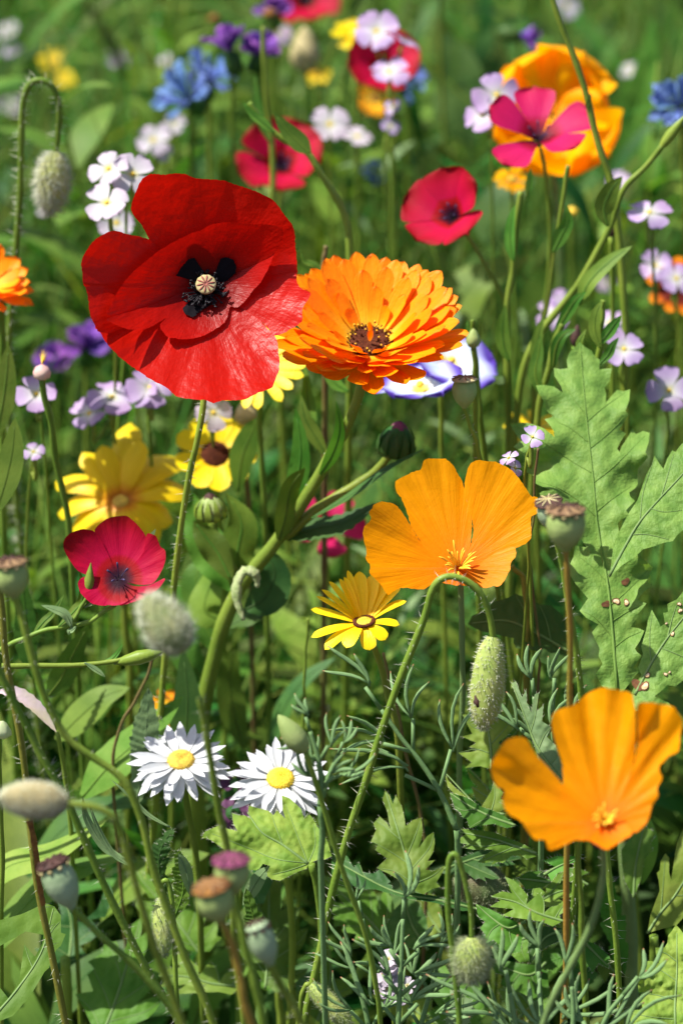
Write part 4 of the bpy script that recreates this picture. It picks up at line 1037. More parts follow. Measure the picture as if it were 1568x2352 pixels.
flax('blurred crimson flax behind the red poppy with a green stem across it', 648, 385, 1.27, (0, .4, .8), [(648, 400), (640, 520), (636, 760)], 1.22, ph=1.0)
flax('blurred crimson flax under the lilac flowers, top centre', 880, 162, 1.3, (.05, .35, .9), [(880, 190), (884, 300), (890, 600)], 1.05, ph=.9)
flax('crimson flax half hidden by the marigold leaves, rose above and red below', 748, 1218, 1.17, (.1, .55, .8), [(748, 1230), (752, 1330), (760, 1500)], .95, FLP, ph=1.15)
flax('deep red bloom cut by the top edge', 702, 8, 1.5, (0, .3, .9), [(702, 20), (705, 200), (710, 500)], 1.1)

# golden poppy behind, top right
S = to_ground(path([(1268, 330), (1275, 420), (1280, 600), (1285, 900)], 1.262, .5, 30), .1)
gp = plant('golden_poppy', 'blurred golden poppy behind the rose flax, top right', 'flower', S[-1], 'golden orange poppies')
add_stem(gp, S, .0014, G_STEMG)
mm = [petal_mesh('petal', GOLD, L_, .036, [(0, .15), (.3, .55), (.7, .95), (.88, 1), (1, .85)], 22, e1, .15, .05, 2.5, 0, 0, 20, 15, .14) for e1, L_ in ((8, .028), (0, .0255), (14, .027), (4, .03))]
ring(gp, pos(1266, 268, 1.26), cdir(.02, .18, .97), mm, 7, .001, .3, .2, .09, .12)
stamens(gp, pos(1266, 268, 1.26), cdir(.02, .18, .97), 14, .009)

# ================================================================== LILAC AND WHITE STOCKS
LIM = {m: [petal_mesh('petal', mat, .0095, .0098, [(0, .16), (.22, .5), (.55, .95), (.8, 1), (1, .8)], e0, e1, c, .08, 0, 0, 0, 9, 5, .05) for e0, e1, c in ((12, 0, .1), (20, -8, -.1), (8, -20, .15))] for m, mat in (('l', LILAC), ('w', PALE))}
def stock(label, blooms, d, stem, kind='l', name='lilac_stock', group='small lilac stock flowers', size=.86, thin=.0006):
    S = to_ground(path(stem, d + .004, .5, 24), .15)
    p = plant(name, label, 'flower', S[-1], group)
    add_stem(p, S, thin, G_STEM, sides=6)
    for (x, y, ax, s, ph) in blooms:
        c = pos(x, y, d); a = cdir(*ax)
        for o in ring(p, c, a, LIM[kind], 4, .0004, ph, .06, .08, .08): o.scale = o.scale * (s * size)
        mb = MB(); ball(mb, c + a * .0003, .0008 * s * size, 8, 5); part('eye', mb, YDOT, p)
        mb = MB(); tube(mb, smooth([c, c - a * .004 - UV_ * .002, c - a * .006 - UV_ * .008, S[min(6, len(S) - 1)]], 10), [.0006] * 3 + [.0009] * 3 + [.0005] * 4, 6); part('flower_tube', mb, G_STEM, p)
    return p
T = (0, .2, .97)
stock('lilac stock with two blooms above the top centre red flax', [(864, 72, (-.1, .25, .95), 1.25, .5), (928, 92, (.5, .85, .3), 1.0, .1)], 1.24, [(880, 120), (895, 200), (900, 300), (905, 500)])
stock('pale lilac bloom lying across the top centre red flax', [(893, 165, (0, .6, .75), 1.05, .8)], 1.235, [(893, 175), (896, 240), (900, 420)])
stock('lilac stock with two blooms left of the golden poppy, top right', [(1140, 218, (.1, .2, .95), 1.28, .3), (1108, 262, (-.5, .2, .8), 1.05, .1)], 1.18, [(1135, 250), (1130, 330), (1128, 500)])
stock('white pinkish stock pair just above the red poppy', [(250, 388, (-.3, .45, .8), 1.02, .2), (305, 400, (.1, .35, .9), 1.08, .7)], 1.1, [(285, 420), (290, 520), (295, 700)], 'w', 'white_stock', 'white and pinkish stock flowers')
stock('white stock bloom left of the red poppy, lower than the pair', [(246, 466, (-.2, .5, .8), 1.15, .6)], 1.09, [(250, 475), (262, 560), (270, 700)], 'w', 'white_stock', 'white and pinkish stock flowers')
stock('pale bluish blurred bloom touching the red poppy top left rim', [(268, 512, (.3, .4, .8), .95, .6)], 1.16, [(270, 520), (276, 640)], 'w', 'white_stock', 'white and pinkish stock flowers')
stock('blurred white bloom between the hooked bud and the blue cornflower', [(352, 322, (0, .4, .9), 1.0, .6), (372, 345, (.5, .1, .8), .6, .2)], 1.32, [(352, 335), (356, 600)], 'w', 'white_stock', 'white and pinkish stock flowers')
stock('round white bloom left of centre near the top', [(757, 286, (.1, .3, .95), 1.12, .8)], 1.28, [(757, 300), (760, 560)], 'w', 'white_stock', 'white and pinkish stock flowers')
stock('small whitish bloom right of the round white one', [(820, 314, (.1, .75, .6), .95, .2)], 1.3, [(820, 322), (822, 560)], 'w', 'white_stock', 'white and pinkish stock flowers')
stock('white bloom under the right rim of the red poppy', [(490, 948, (.2, .2, .95), .95, .2)], 1.12, [(490, 960), (494, 1200)], 'w', 'white_stock', 'white and pinkish stock flowers')
stock('lilac bloom low at the left edge below a pinkish bud', [(84, 905, (0, .45, .88), 1.0, .2)], 1.1, [(90, 915), (100, 1000), (110, 1200)])
stock('lilac pair at lower left, the paler one hanging below', [(258, 912, (.1, .6, .75), 1.2, .3), (206, 950, (-.3, .6, .7), 1.0, .8)], 1.13, [(245, 930), (262, 1000), (280, 1150)])
stock('lilac pair tucked under the red poppy lower left rim', [(345, 890, (.2, .3, .9), 1.15, .3), (330, 905, (-.5, .4, .7), .8, .1)], 1.12, [(340, 905), (345, 1000), (352, 1150)])
stock('lilac bloom at the right edge level with the crimson flax', [(1490, 488, (.05, .75, .6), 1.1, .5)], 1.14, [(1490, 495), (1500, 600), (1510, 900)])
stock('pink lilac bloom at the right edge beside the big lobed leaf', [(1535, 897, (.05, .25, .95), 1.12, .1)], 1.12, [(1536, 910), (1530, 1000), (1525, 1200)])
stock('lilac bloom right above the tip of the big lobed leaf', [(1432, 802, (.1, .5, .8), 1.0, .7)], 1.11, [(1432, 815), (1438, 960), (1440, 1100)])
stock('small lilac bloom behind the leafy sprig above the big leaf', [(1400, 742, (-.1, .6, .8), .95, .4)], 1.17, [(1400, 752), (1404, 900)])
stock('pale violet blurred pair left of the leafy sprig', [(1270, 722, (-.4, .4, .8), 1.0, .4), (1290, 690, (.2, .3, .9), .7, .4)], 1.24, [(1275, 735), (1280, 950)])
stock('small lilac round bloom near the right edge above the brown flower', [(1504, 610, (-.2, .3, .9), .85, .4)], 1.2, [(1505, 620), (1508, 900)])
stock('tiny lilac bloom over the brown flower at the right edge', [(1552, 640, (.1, .3, .9), .85, .9)], 1.19, [(1552, 650), (1556, 900)])
stock('small sharp white and violet bloom in front of the big leaf', [(1222, 1004, (.05, .45, .85), .52, .3)], 1.0, [(1218, 1020), (1208, 1060), (1205, 1120), (1215, 1300)])
stock('withered lilac bloom just right of the golden poppy tip', [(1168, 1052, (-.4, .6, .5), .45, .3), (1182, 1075, (.5, .2, .6), .4, .8)], 1.01, [(1180, 1080), (1196, 1120), (1212, 1250)])
stock('tiny violet bud on a thin stalk under the left lilac flowers', [(78, 1038, (0, .5, .8), .5, .3)], 1.1, [(78, 1045), (72, 1100), (60, 1250), (56, 1400)])
stock('faint lilac specks on a stalk below the top red flax', [(896, 290, (.3, .4, .8), .55, .3), (902, 245, (-.4, .4, .8), .5, .9)], 1.24, [(896, 260), (900, 420), (905, 600)])
# pinkish bud over the left lilac
S = to_ground(path([(97, 868), (105, 930), (120, 1000), (140, 1100), (158, 1200), (165, 1300)], 1.06, .5, 24), .1)
p = plant('pink_bud', 'small pinkish round bud with a yellow tuft at left', 'flower bud', S[-1])
add_stem(p, S, .0013, G_STEM)
mb = MB(); lathe(mb, S[0] - np.array([0, 0, .001]), cdir(0, 1, .2), [(0, .001), (.001, .003), (.003, .0034), (.005, .0024), (.006, .0004)], 14); part('bud', mb, PINK, p)
mb = MB(); spikes(mb, np.repeat([S[0] + UV_ * .005], 14, 0), UV_ * 1.6 + rng.normal(0, .4, (14, 3)), rng.uniform(.003, .007, 14), .0002); part('tuft', mb, YDOT, p, 'stuff')

# ================================================================== BLUE AND PURPLE
BLM = [petal_mesh('petal', BLUE, .016, .0062, [(0, .14), (.45, .3), (.75, .9), (.9, 1), (1, .5)], e0, e1, .4, .1, 1, 0, 0, 10, 5, .12) for e0, e1 in ((30, 5), (50, 20), (65, 40))]
PUM = [petal_mesh('petal', PURPLE, .013, .0098, ROUND, e0, e1, .35, .05, 0, 0, 0, 9, 7, .1) for e0, e1 in ((65, 40), (75, 95), (50, 20))]
def tuft(label, x, y, d, ax, mm, n, name, cat='flower', size=1.0, group=None, stem=None, layers=2):
    S = to_ground(path(stem or [(x, y + 12), (x + 4, y + 150), (x + 8, y + 400)], d + .004, .5, 20), .1)
    p = plant(name, label, cat, S[-1], group)
    add_stem(p, S, .0012, G_STEM)
    c = pos(x, y, d); a = cdir(*ax)
    for k in range(layers):
        for o in ring(p, c, a, mm, n, .001, random.random() * 6, .3, .2, .15, .001 * k): o.scale = o.scale * (size * .84)
    mb = MB(); lathe(mb, c - a * .011, a, [(0, .001), (.003, .0042), (.008, .0042), (.0115, .0028), (.0125, .001)], 14); part('calyx', mb, G_LEAFD, p)
    return p
tuft('blurred blue cornflower at upper left, larger head', 478, 190, 1.33, (.2, .7, .6), BLM, 9, 'cornflower', size=1.15, group='blue cornflowers')
tuft('lower darker blue cornflower head joining the larger one', 436, 232, 1.31, (-.5, .3, .7), BLM, 8, 'cornflower', size=1.25, group='blue cornflowers')
tuft('blue cornflower cut by the right edge', 1566, 248, 1.25, (-.3, .3, .9), BLM, 10, 'cornflower', size=1.1, group='blue cornflowers')
tuft('blurred blue cornflower peeping out behind the top centre red flax', 930, 190, 1.42, (.3, .3, .9), BLM, 8, 'cornflower', size=.95, group='blue cornflowers')
tuft('tiny pale blue bloom in the green below the top centre red flax', 862, 398, 1.45, (0, .4, .9), BLM, 7, 'cornflower', size=.5, group='blue cornflowers')
tuft('violet bell-shaped bloom with a bluish lip, top left of centre', 530, 122, 1.3, (-.25, .95, .2), PUM, 4, 'violet_bloom', size=1.1, group='violet blooms')
tuft('rounded magenta violet bloom beside the bell-shaped one', 596, 128, 1.3, (.2, .5, .7), PUM, 5, 'violet_bloom', size=1.05, group='violet blooms')
tuft('blurred violet bloom at mid left below the hooked bud', 195, 802, 1.3, (0, .6, .7), PUM, 5, 'violet_bloom', size=1.15, group='violet blooms')
tuft('dim blue violet bloom at the left, darkest of them', 128, 850, 1.36, (0, .6, .7), PUM, 5, 'violet_bloom', size=1.1, group='violet blooms')
tuft('small violet bloom cut by the top edge', 628, 30, 1.42, (0, .5, .7), PUM, 5, 'violet_bloom', size=.9, group='violet blooms')
tuft('slate blue drooping bloom near the top right', 1190, 82, 1.4, (.9, -.2, .2), PUM, 4, 'violet_bloom', size=.85, group='violet blooms')
# bindweed behind the marigold
S = to_ground(path([(1010, 870), (1012, 960), (1016, 1100), (1020, 1300)], 1.12, .5, 24), .1)
p = plant('blue_bindweed', 'blue, white and violet trumpet flower half hidden under the marigold', 'flower', S[-1])
add_stem(p, S, .001, G_STEM)
for c_, ax_, sc in ((pos(965, 888, 1.10), (-.15, .85, .5), .9), (pos(1035, 832, 1.11), (.3, .7, .65), .95)):
    a = cdir(*ax_)
    tm = [petal_mesh('petal', TRICOL, .0195 * sc, .0225 * sc, [(0, .1), (.3, .5), (.7, .95), (.86, 1), (1, .8)], 40, e1, .12, .06, 0, 0, 0, 14, 11, .05) for e1 in (0, -12, 8)]
    ring(p, c_ - a * .003, a, tm, 5, .0006, .3, .05, .06, .06)
    mb = MB(); ball(mb, c_ + a * .001, .0016, 8, 6); part('eye', mb, YDOT, p)
# dark pansy between the daisies
tuft('small dark violet pansy between the two white daisies', 536, 1868, 1.07, (.1, .4, .9), [petal_mesh('petal', PANSY, .0075, .0075, ROUND, 10, 0, .1, 0, 0, 0, 0, 9, 7, .1)], 5, 'pansy', layers=1, size=.85)
tuft('dull mauve pansy above the dark one behind the daisies', 545, 1800, 1.1, (.2, .7, .6), [petal_mesh('petal', PANSY, .0075, .0075, ROUND, 10, 0, .1, 0, 0, 0, 0, 9, 7, .1)], 5, 'pansy', layers=1, size=.9)

# ================================================================== SMALL BLURRED BLOOMS AND PODS FAR BACK
def pod(label, x, y, d, size, mat, ax=(0, 1, .2), name='seed_pod', cat='seed pod', ratio=1.6, stem=None, group=None, smat=None):
    S = to_ground(path(stem or [(x, y + 4), (x + 3, y + 160), (x + 6, y + 400)], d, .5, 20), .1)
    p = plant(name, label, cat, S[-1], group)
    add_stem(p, S, .001, smat or G_STEM, sides=6)
    mb = MB(); R = size * PXM * d
    lathe(mb, S[0], cdir(*ax), [(0, R * .2), (R * ratio * .15, R * .7), (R * ratio * .45, R), (R * ratio * .8, R * .85), (R * ratio * 1.2, R * .4), (R * ratio * 1.35, R * .05)], 18, lambda a, t: 1 + .06 * np.cos(7 * a))
    part('pod', mb, mat, p); return p
pod('pale beige papery pod right below the red poppy', 566, 975, 1.13, 29, CREAM, smat=G_STEMR)
pod('cream dried pod near the top left of centre', 700, 165, 1.42, 36, CREAM, ratio=2.2)
pod('orange brown bud at the very top left of centre', 620, 38, 1.4, 20, RUST, ratio=.9)
pod('small rusty bud left of the orange brown one, top', 492, 46, 1.5, 15, RUST, ratio=.9)
pod('dark seed tip on a leafy stem at the right', 1318, 792, 1.1, 12, BROWND, ratio=3.2, ax=(.15, 1, .1))
pod('dark capsule on a thin stalk right of the crimson flax', 1402, 540, 1.12, 9, BROWND, ratio=2.4, smat=G_STEM)
pod('ochre dried bud below the golden poppy, top right', 1312, 490, 1.3, 14, YDOT, ratio=1)
pod('olive pod pair tip beside the marigold right edge', 1086, 800, 1.06, 17, CAPS, ratio=2.0, stem=[(1086, 800), (1090, 900), (1095, 1100)])
pod('green leaf-like pod with a pink tip before the right daisy', 700, 1722, .93, 27, CAPS, (-.72, 1, .2), ratio=3.0, stem=[(702, 1728), (722, 1790), (752, 1880), (790, 2000), (840, 2150), (868, 2300)], name='leafy_pod')
pod('large cream scabious head cut by the top edge', 1012, -12, 1.42, 62, CREAM, (0, .9, .3), ratio=.6)
pod('small greenish dried head lying at lower left edge', -2, 1690, .98, 26, HAIRG, (.3, 1, .3), ratio=1.2)
FAR = [('pale blurred white bloom at the far upper left', 18, 72, 1.7, 'w', 1.2), ('second pale white bloom at the far left, lower', 28, 242, 1.65, 'w', 1.1), ('dull pinkish bloom at the far left', 30, 115, 1.7, 'l', 1.0), ('faint lilac bloom high at left', 273, 135, 1.65, 'l', 1.2), ('bluish white bloom high left of centre', 388, 148, 1.6, 'w', 1.2),
       ('white bloom cut by the top edge at right', 1300, 12, 1.55, 'w', 1.35), ('small lilac bloom near the top, right of the cream head', 1052, 126, 1.65, 'l', 1.1), ('grey lilac bloom among stems at upper centre', 990, 430, 1.5, 'l', .9), ('whitish specks on a stem at upper right', 1445, 160, 1.6, 'w', .9),
       ('small white bloom behind the left cornflower', 400, 285, 1.4, 'w', 1.0), ('faint white bloom at the left over the hooked bud tip', 105, 475, 1.4, 'w', .8), ('purple pink bloom cut behind the top violet ones', 640, 75, 1.5, 'l', 1.2), ('dim mauve bloom on the right below the lilac bloom', 1420, 415, 1.35, 'l', .9), ('small white bloom low in the middle among dry stems', 668, 1628, 1.3, 'w', .7), ('tiny mauve bloom low in the middle', 745, 1612, 1.32, 'l', .6), ('faint lilac bloom at the far right under the red-brown flower', 1390, 650, 1.42, 'l', .9)]
for lab, x, y, d, k, s in FAR:
    stock(lab, [(x, y, (random.uniform(-.3, .3), random.uniform(.2, .6), .8), s * .72, random.random())], d, [(x, y + 8), (x + 4, y + 160), (x + 8, y + 350)], k, 'distant_bloom', 'faint blooms far back')
def smallcomp(label, x, y, d, mat, size, disc=DISC, n=12, cat='flower'):
    S = to_ground(path([(x, y + 8), (x + 4, y + 160), (x + 8, y + 350)], d + .003, .5, 16), .1)
    p = plant('small_daisy', label, cat, S[-1], None); add_stem(p, S, .001, G_STEM, sides=6)
    me = [petal_mesh('petal', mat, .011, .005, STRAP, 10, -5, .1, 0, 0, 0, 0, 7, 5)]
    for o in ring(p, pos(x, y, d), cdir(.1, .5, .85), me, n, .002, 0, .2, .15, .15): o.scale = o.scale * size
    mb = MB(); ball(mb, pos(x, y, d), .003 * size, 10, 6); part('flower_disc', mb, disc, p)
smallcomp('blurred yellow blossom at the far upper left', 120, 140, 1.7, YELLOW, .6)
smallcomp('paler yellow blossom just below it at upper left', 150, 178, 1.66, YELLOW, .45)
smallcomp('yellow blossom left of the top lilac bloom', 815, 82, 1.36, YELLOW, .8)
smallcomp('maroon flower with orange rim at the right edge', 1562, 655, 1.24, COREO, 1.4, MAROON)
smallcomp('orange blossom hidden under the rose flax, top right', 1175, 412, 1.24, GOLD, .5)
smallcomp('small orange blossom deep behind the left daisy', 388, 1632, 1.16, CALEN, .8)
smallcomp('dark red blossom low between daisy and feathery leaf', 800, 1712, 1.26, FLAX, .5, MAROON)
smallcomp('rust orange blur below the top centre red flax', 862, 230, 1.5, CALEN, .9, RUST)
smallcomp('amber blossom at the top left of the cream pod', 728, 170, 1.5, YELLOWD, .5)
# withered twisted petal at left, alyssum at the bottom
S = to_ground(path([(132, 1680), (150, 1780), (165, 1900)], 1.04, .5, 14), .1)
p = plant('withered_flower', 'twisted faded yellow and mauve petal hanging at the left', 'flower', S[-1]); add_stem(p, S, .0009, G_STEM)
mb = MB(); P = path([(0, 1590), (35, 1598), (75, 1625), (105, 1655), (130, 1682)], 1.02, .2, 20)
blade(mb, P, lance(20, .0032, .35, .3), cdir(.3, .6, .6), 5, cup=.6, wav=.1); part('petal', mb, WITHER, p)
S = to_ground(path([(900, 2270), (904, 2330), (906, 2400)], 1.0, .5, 12), .1)
p = plant('white_alyssum', 'cluster of tiny white blooms at the bottom centre', 'flower', S[-1]); add_stem(p, S, .0009, G_STEM)
for i in range(13):
    c = pos(898 + rng.normal(0, 20), 2252 + rng.normal(0, 28), .995); a = cdir(rng.normal(0, .3), .6, .8)
    for o in ring(p, c, a, LIM['w'], 4, .0002, rng.random(), .05, .1, .1): o.scale = o.scale * .36
def catkin(label, stem, d, ax, L):
    S = to_ground(path(stem, d, .3, 30), .1)
    p = plant('green_catkin', label, 'seed pod', S[-1], 'bristly green catkins')
    add_stem(p, S, .0009, G_STEM)
    bristly_bud(p, S[0], cdir(*ax), L, .0036, BUDG, 900, (.0007, .0018), HAIRG, .00012, name='pod')
catkin('bristly green catkin hanging low at left', [(372, 2060), (368, 2040), (380, 2022), (392, 2060), (400, 2200), (405, 2330)], 1.0, (.05, -1, .1), .021)
catkin('bristly green catkin slanting at the bottom centre', [(712, 2262), (700, 2262), (690, 2290), (685, 2350), (680, 2400)], 1.0, (.75, -.75, .1), .021)

# ================================================================== THE BIG LOBED LEAF
def dist_lines(x, y, lines):
    best = np.full(x.shape, 1e9)
    for ln in lines:
        for (ax, ay), (bx_, by_) in zip(ln[:-1], ln[1:]):
            vx, vy = bx_ - ax, by_ - ay
            t = np.clip(((x - ax) * vx + (y - ay) * vy) / (vx * vx + vy * vy), 0, 1)
            best = np.minimum(best, np.hypot(x - ax - t * vx, y - ay - t * vy))
    return best
def pucker(x, y, s, seed):
    r = np.random.default_rng(seed); z = 0
    for k in range(9):
        a = r.random() * 6.283; f = s * r.uniform(.7, 1.7)
        z = z + np.sin((x * math.cos(a) + y * math.sin(a)) * f + r.random() * 6)
    return z / 3
def traced_leaf(root, outline, d, mat, mid, veins, gx=0.0, gy=0.0, amp=3.0, ps=.16, crease=1.8, cw=7.0, curve=0.0, step=6.0, seed=1, name='leaf', cxy=None, label=None, veinmat=None, ruffle=0.0, edge_hairs=0):
    O = np.array(outline); cx, cy = cxy if cxy else O.mean(0)
    lines = [mid] + veins
    def f(x, y):
        dl = dist_lines(x, y, lines); dm = dist_lines(x, y, [mid])
        z = gx * (x - cx) + gy * (y - cy) + curve * ((x - cx) ** 2 + (y - cy) ** 2) / 1000 + amp * pucker(x, y, ps, seed) * np.clip(dl / 20, .15, 1) + amp * 3.2 * pucker(x, y, ps * .2, seed + 9) + ruffle * np.clip(dm / 90, 0, 1.3) ** 1.5 * np.sin((x * .4 + y) * .055 + seed) + crease * np.exp(-(dl / cw) ** 2) + crease * .7 * np.exp(-(dm / cw / 1.6) ** 2)
        return d + z * PXM
    mb = MB(); sheet(mb, outline, f, step, round_=False)
    lf = part(name, mb, mat, root, label=label)
    for ln, r0 in [(mid, .0006)] + [(v, .00022) for v in veins]:
        L = smooth(np.array(ln, float), 24)
        P = pos(L[:, 0], L[:, 1], f(L[:, 0], L[:, 1]) - .00012)
        mb = MB(); tube(mb, P, np.linspace(r0, r0 * .35, 24), 6)
        part('vein', mb, veinmat or G_STEMG, lf)
    if edge_hairs:
        i = rng.integers(0, len(O), edge_hairs); t = rng.random(edge_hairs)[:, None]
        E = O[i] * (1 - t) + O[(i + 1) % len(O)] * t
        hb = MB(); C = pos(E[:, 0], E[:, 1], f(E[:, 0], E[:, 1]))
        spikes(hb, C, unit(C - pos(cx, cy, d)) + rng.normal(0, .5, (edge_hairs, 3)), rng.uniform(.0006, .0016, edge_hairs), .000045); part('hairs', hb, HAIR, lf, 'stuff')
    return lf, f
c5 = lambda p: crop(1420, 930, 2.198, p)
S = to_ground(path([(1412, 1590), (1420, 1700), (1430, 1850), (1440, 2050), (1450, 2300)], 1.05, .45, 24), .1)
bl = plant('big_poppy_plant', 'big pale green lobed poppy leaves standing upright at the right', 'plant', S[-1])
add_stem(bl, S, .003, G_STEMG)
main = [(460, 70), (430, 105), (400, 130), (378, 180), (385, 232), (340, 238), (300, 230), (303, 280), (345, 345), (355, 385), (300, 345), (240, 335), (190, 338), (205, 385), (240, 440), (235, 470), (270, 510), (303, 526), (270, 540), (242, 547), (280, 590), (300, 625), (302, 660), (350, 715), (405, 745), (360, 740), (300, 655), (240, 605), (190, 585), (140, 570), (90, 568), (30, 574), (45, 610), (70, 645), (95, 680), (50, 718), (90, 740), (130, 770), (150, 800), (103, 858), (150, 885), (190, 905), (175, 940), (230, 965), (292, 985), (230, 992), (210, 1005), (260, 1080), (330, 1180), (420, 1250), (470, 1290), (500, 1340), (455, 1330), (430, 1325), (420, 1400), (380, 1480), (430, 1560), (480, 1620), (510, 1655), (458, 1732), (500, 1775), (545, 1800), (575, 1815), (535, 1865), (560, 1920), (582, 1965), (575, 2010), (600, 2060), (560, 2120), (590, 2190), (640, 2240),
        (720, 2240), (775, 2170), (822, 2110), (790, 2085), (842, 2010), (812, 1985), (800, 1965), (830, 1920), (858, 1855), (820, 1838), (775, 1832), (800, 1790), (835, 1765), (815, 1755), (850, 1715), (872, 1685), (840, 1675), (815, 1660), (860, 1610), (912, 1570), (875, 1550), (895, 1500), (910, 1465), (870, 1425), (830, 1400), (800, 1370), (760, 1340), (720, 1320), (668, 1318), (690, 1280), (706, 1255), (692, 1188), (730, 1160), (765, 1140), (745, 1110), (800, 1052), (770, 1025), (765, 1000), (800, 975), (818, 950), (815, 905), (820, 850), (850, 820), (880, 782), (865, 750), (885, 690), (892, 632), (850, 620), (805, 640), (785, 605), (755, 660), (715, 720), (700, 770), (668, 810), (622, 826), (685, 800), (708, 752), (690, 730), (715, 680), (745, 634), (705, 612), (735, 560), (762, 518), (742, 495), (765, 430), (770, 362), (730, 375), (690, 365), (650, 410), (620, 445), (622, 390), (612, 355), (645, 310), (658, 232), (620, 235), (580, 240), (582, 180), (550, 155), (530, 122), (490, 100)]
mid = c5([(690, 2230), (660, 1850), (630, 1560), (570, 1220), (545, 950), (520, 720), (500, 540), (480, 330), (462, 90)])
vn = [c5(v) for v in ([(630, 1560), (560, 1480), (460, 1400)], [(560, 1150), (450, 1050), (320, 970), (190, 930)], [(535, 880), (400, 800), (250, 700), (60, 590)], [(515, 690), (400, 600), (300, 540), (210, 350)], [(500, 520), (420, 420), (320, 250)], [(505, 560), (600, 480), (740, 380)], [(520, 730), (630, 640), (740, 530)], [(545, 940), (680, 830), (860, 650)], [(560, 1120), (660, 1040), (780, 960)], [(645, 1700), (740, 1620), (880, 1480)], [(665, 1900), (560, 1780), (480, 1735)], [(670, 1960), (750, 1900), (840, 1860)], [(655, 1800), (750, 1740), (850, 1690)])]
lf, fbig = traced_leaf(bl, c5(main), 1.03, G_BIG, mid, vn, veinmat=G_BIG, ruffle=16.0, gx=.12, gy=-.5, amp=2.4, ps=.16, crease=1.5, curve=.12, step=6, seed=3, label='tallest leaf of the plant, upright with a pale midrib')
# blemishes on the leaves: dry spots with brown rims
def blemish(lf, f, x, y, r, mat, lift=.0004):
    mb = MB(); a = np.linspace(0, 2 * math.pi, 14, endpoint=False); rr = r * (1 + .22 * np.sin(2 * a + x) + .12 * np.sin(3 * a + y))
    X = x + rr * np.cos(a); Y = y + rr * np.sin(a)
    V = np.vstack([pos(X, Y, f(X, Y) - lift), pos(x, y, f(np.array([x]), np.array([y]))[0] - lift * 1.3)[None]])
    mb.add(V, None, [(i, (i + 1) % 14, 14) for i in range(14)])
    part('blemish', mb, mat, lf)
for x, y, r in ((686, 1672, 22), (748, 1680, 19)):
    q = c5([(x, y)])[0]; blemish(lf, fbig, *q, r * .38, SPOTD); blemish(lf, fbig, *q, r * .27, SPOT, .0007)
for x, y, r in ((742, 1552, 24), (622, 1690, 24)):
    q = c5([(x, y)])[0]; blemish(lf, fbig, *q, r * .36, SPOTD)
side = [(640, 1530), (655, 1430), (668, 1320), (705, 1240), (760, 1130), (815, 1050), (868, 895), (905, 830), (920, 770), (950, 820), (976, 855), (1000, 790), (1030, 740), (1050, 750), (1080, 710), (1110, 680), (1160, 640), (1250, 560), (1330, 540), (1340, 700), (1290, 850), (1320, 930), (1240, 1020), (1160, 1180), (1100, 1230), (1060, 1265), (1035, 1300), (980, 1310), (920, 1332), (850, 1352), (800, 1400), (720, 1450)]
lf2, f2 = traced_leaf(bl, c5(side), 1.018, G_BIG, c5([(640, 1520), (740, 1330), (830, 1180), (960, 1030), (1100, 880), (1300, 640)]), [c5(v) for v in ([(830, 1180), (850, 1000), (915, 800)], [(960, 1030), (1000, 900), (1040, 760)], [(900, 1100), (980, 1120), (1090, 1110)], [(780, 1260), (880, 1260), (1010, 1290)])], gx=-.05, gy=-.5, amp=1.7, ps=.2, step=6, seed=5, curve=.1)
low = [(800, 2190), (840, 2130), (820, 2080), (850, 2000), (840, 1950), (870, 1850), (880, 1790), (905, 1725), (940, 1790), (958, 1830), (985, 1810), (975, 1745), (1005, 1740), (1000, 1690), (1060, 1660), (1095, 1615), (1150, 1560), (1230, 1500), (1260, 1700), (1250, 1900), (1180, 2060), (1150, 2120), (1050, 2200), (1000, 2190), (960, 2230), (920, 2260), (1010, 2300), (1030, 2330), (900, 2350), (800, 2350), (770, 2260)]
lf3, f3 = traced_leaf(bl, c5(low), .972, G_BIG, c5([(800, 2250), (900, 2060), (1000, 1900), (1200, 1650)]), [c5(v) for v in ([(900, 2060), (890, 1900), (905, 1750)], [(960, 1960), (1060, 2000), (1150, 2040)], [(1000, 1900), (1030, 1780), (1060, 1690)])], gx=-.1, gy=-.35, amp=1.6, ps=.22, step=6, seed=8)
for x, y, r in ((820, 2190, 38), (862, 2198, 28), (1080, 1730, 15), (1032, 1875, 14), (995, 1810, 9), (1075, 1690, 14), (878, 2130, 17), (990, 2124, 13), (1014, 2112, 9)):
    q = c5([(x, y)])[0]
    blemish(lf3, f3, *q, r * .36, SPOTD)
    if r < 30: blemish(lf3, f3, *q, r * .26, SPOT, .0007)
# dark leaf between the golden poppies
dk = [(580, 515), (600, 475), (660, 455), (700, 410), (740, 402), (770, 390), (800, 375), (830, 388), (860, 395), (910, 425), (960, 430), (1000, 462), (1030, 500), (1050, 560), (1060, 660), (1020, 700), (990, 715), (950, 703), (915, 690), (905, 660), (912, 640), (850, 630), (800, 625), (788, 600), (790, 580), (730, 567), (640, 548)]
traced_leaf(bl, crop(960, 1440, 1.6333, dk), 1.05, G_LEAFD, crop(960, 1440, 1.6333, [(1040, 640), (900, 560), (760, 500), (600, 510)]), [crop(960, 1440, 1.6333, v) for v in ([(900, 560), (850, 470), (800, 385)], [(880, 550), (860, 600), (850, 625)], [(960, 590), (940, 500), (910, 430)])], gy=-.3, amp=1.6, ps=.17, seed=4, label='dark bluish green leaf under the golden poppy')
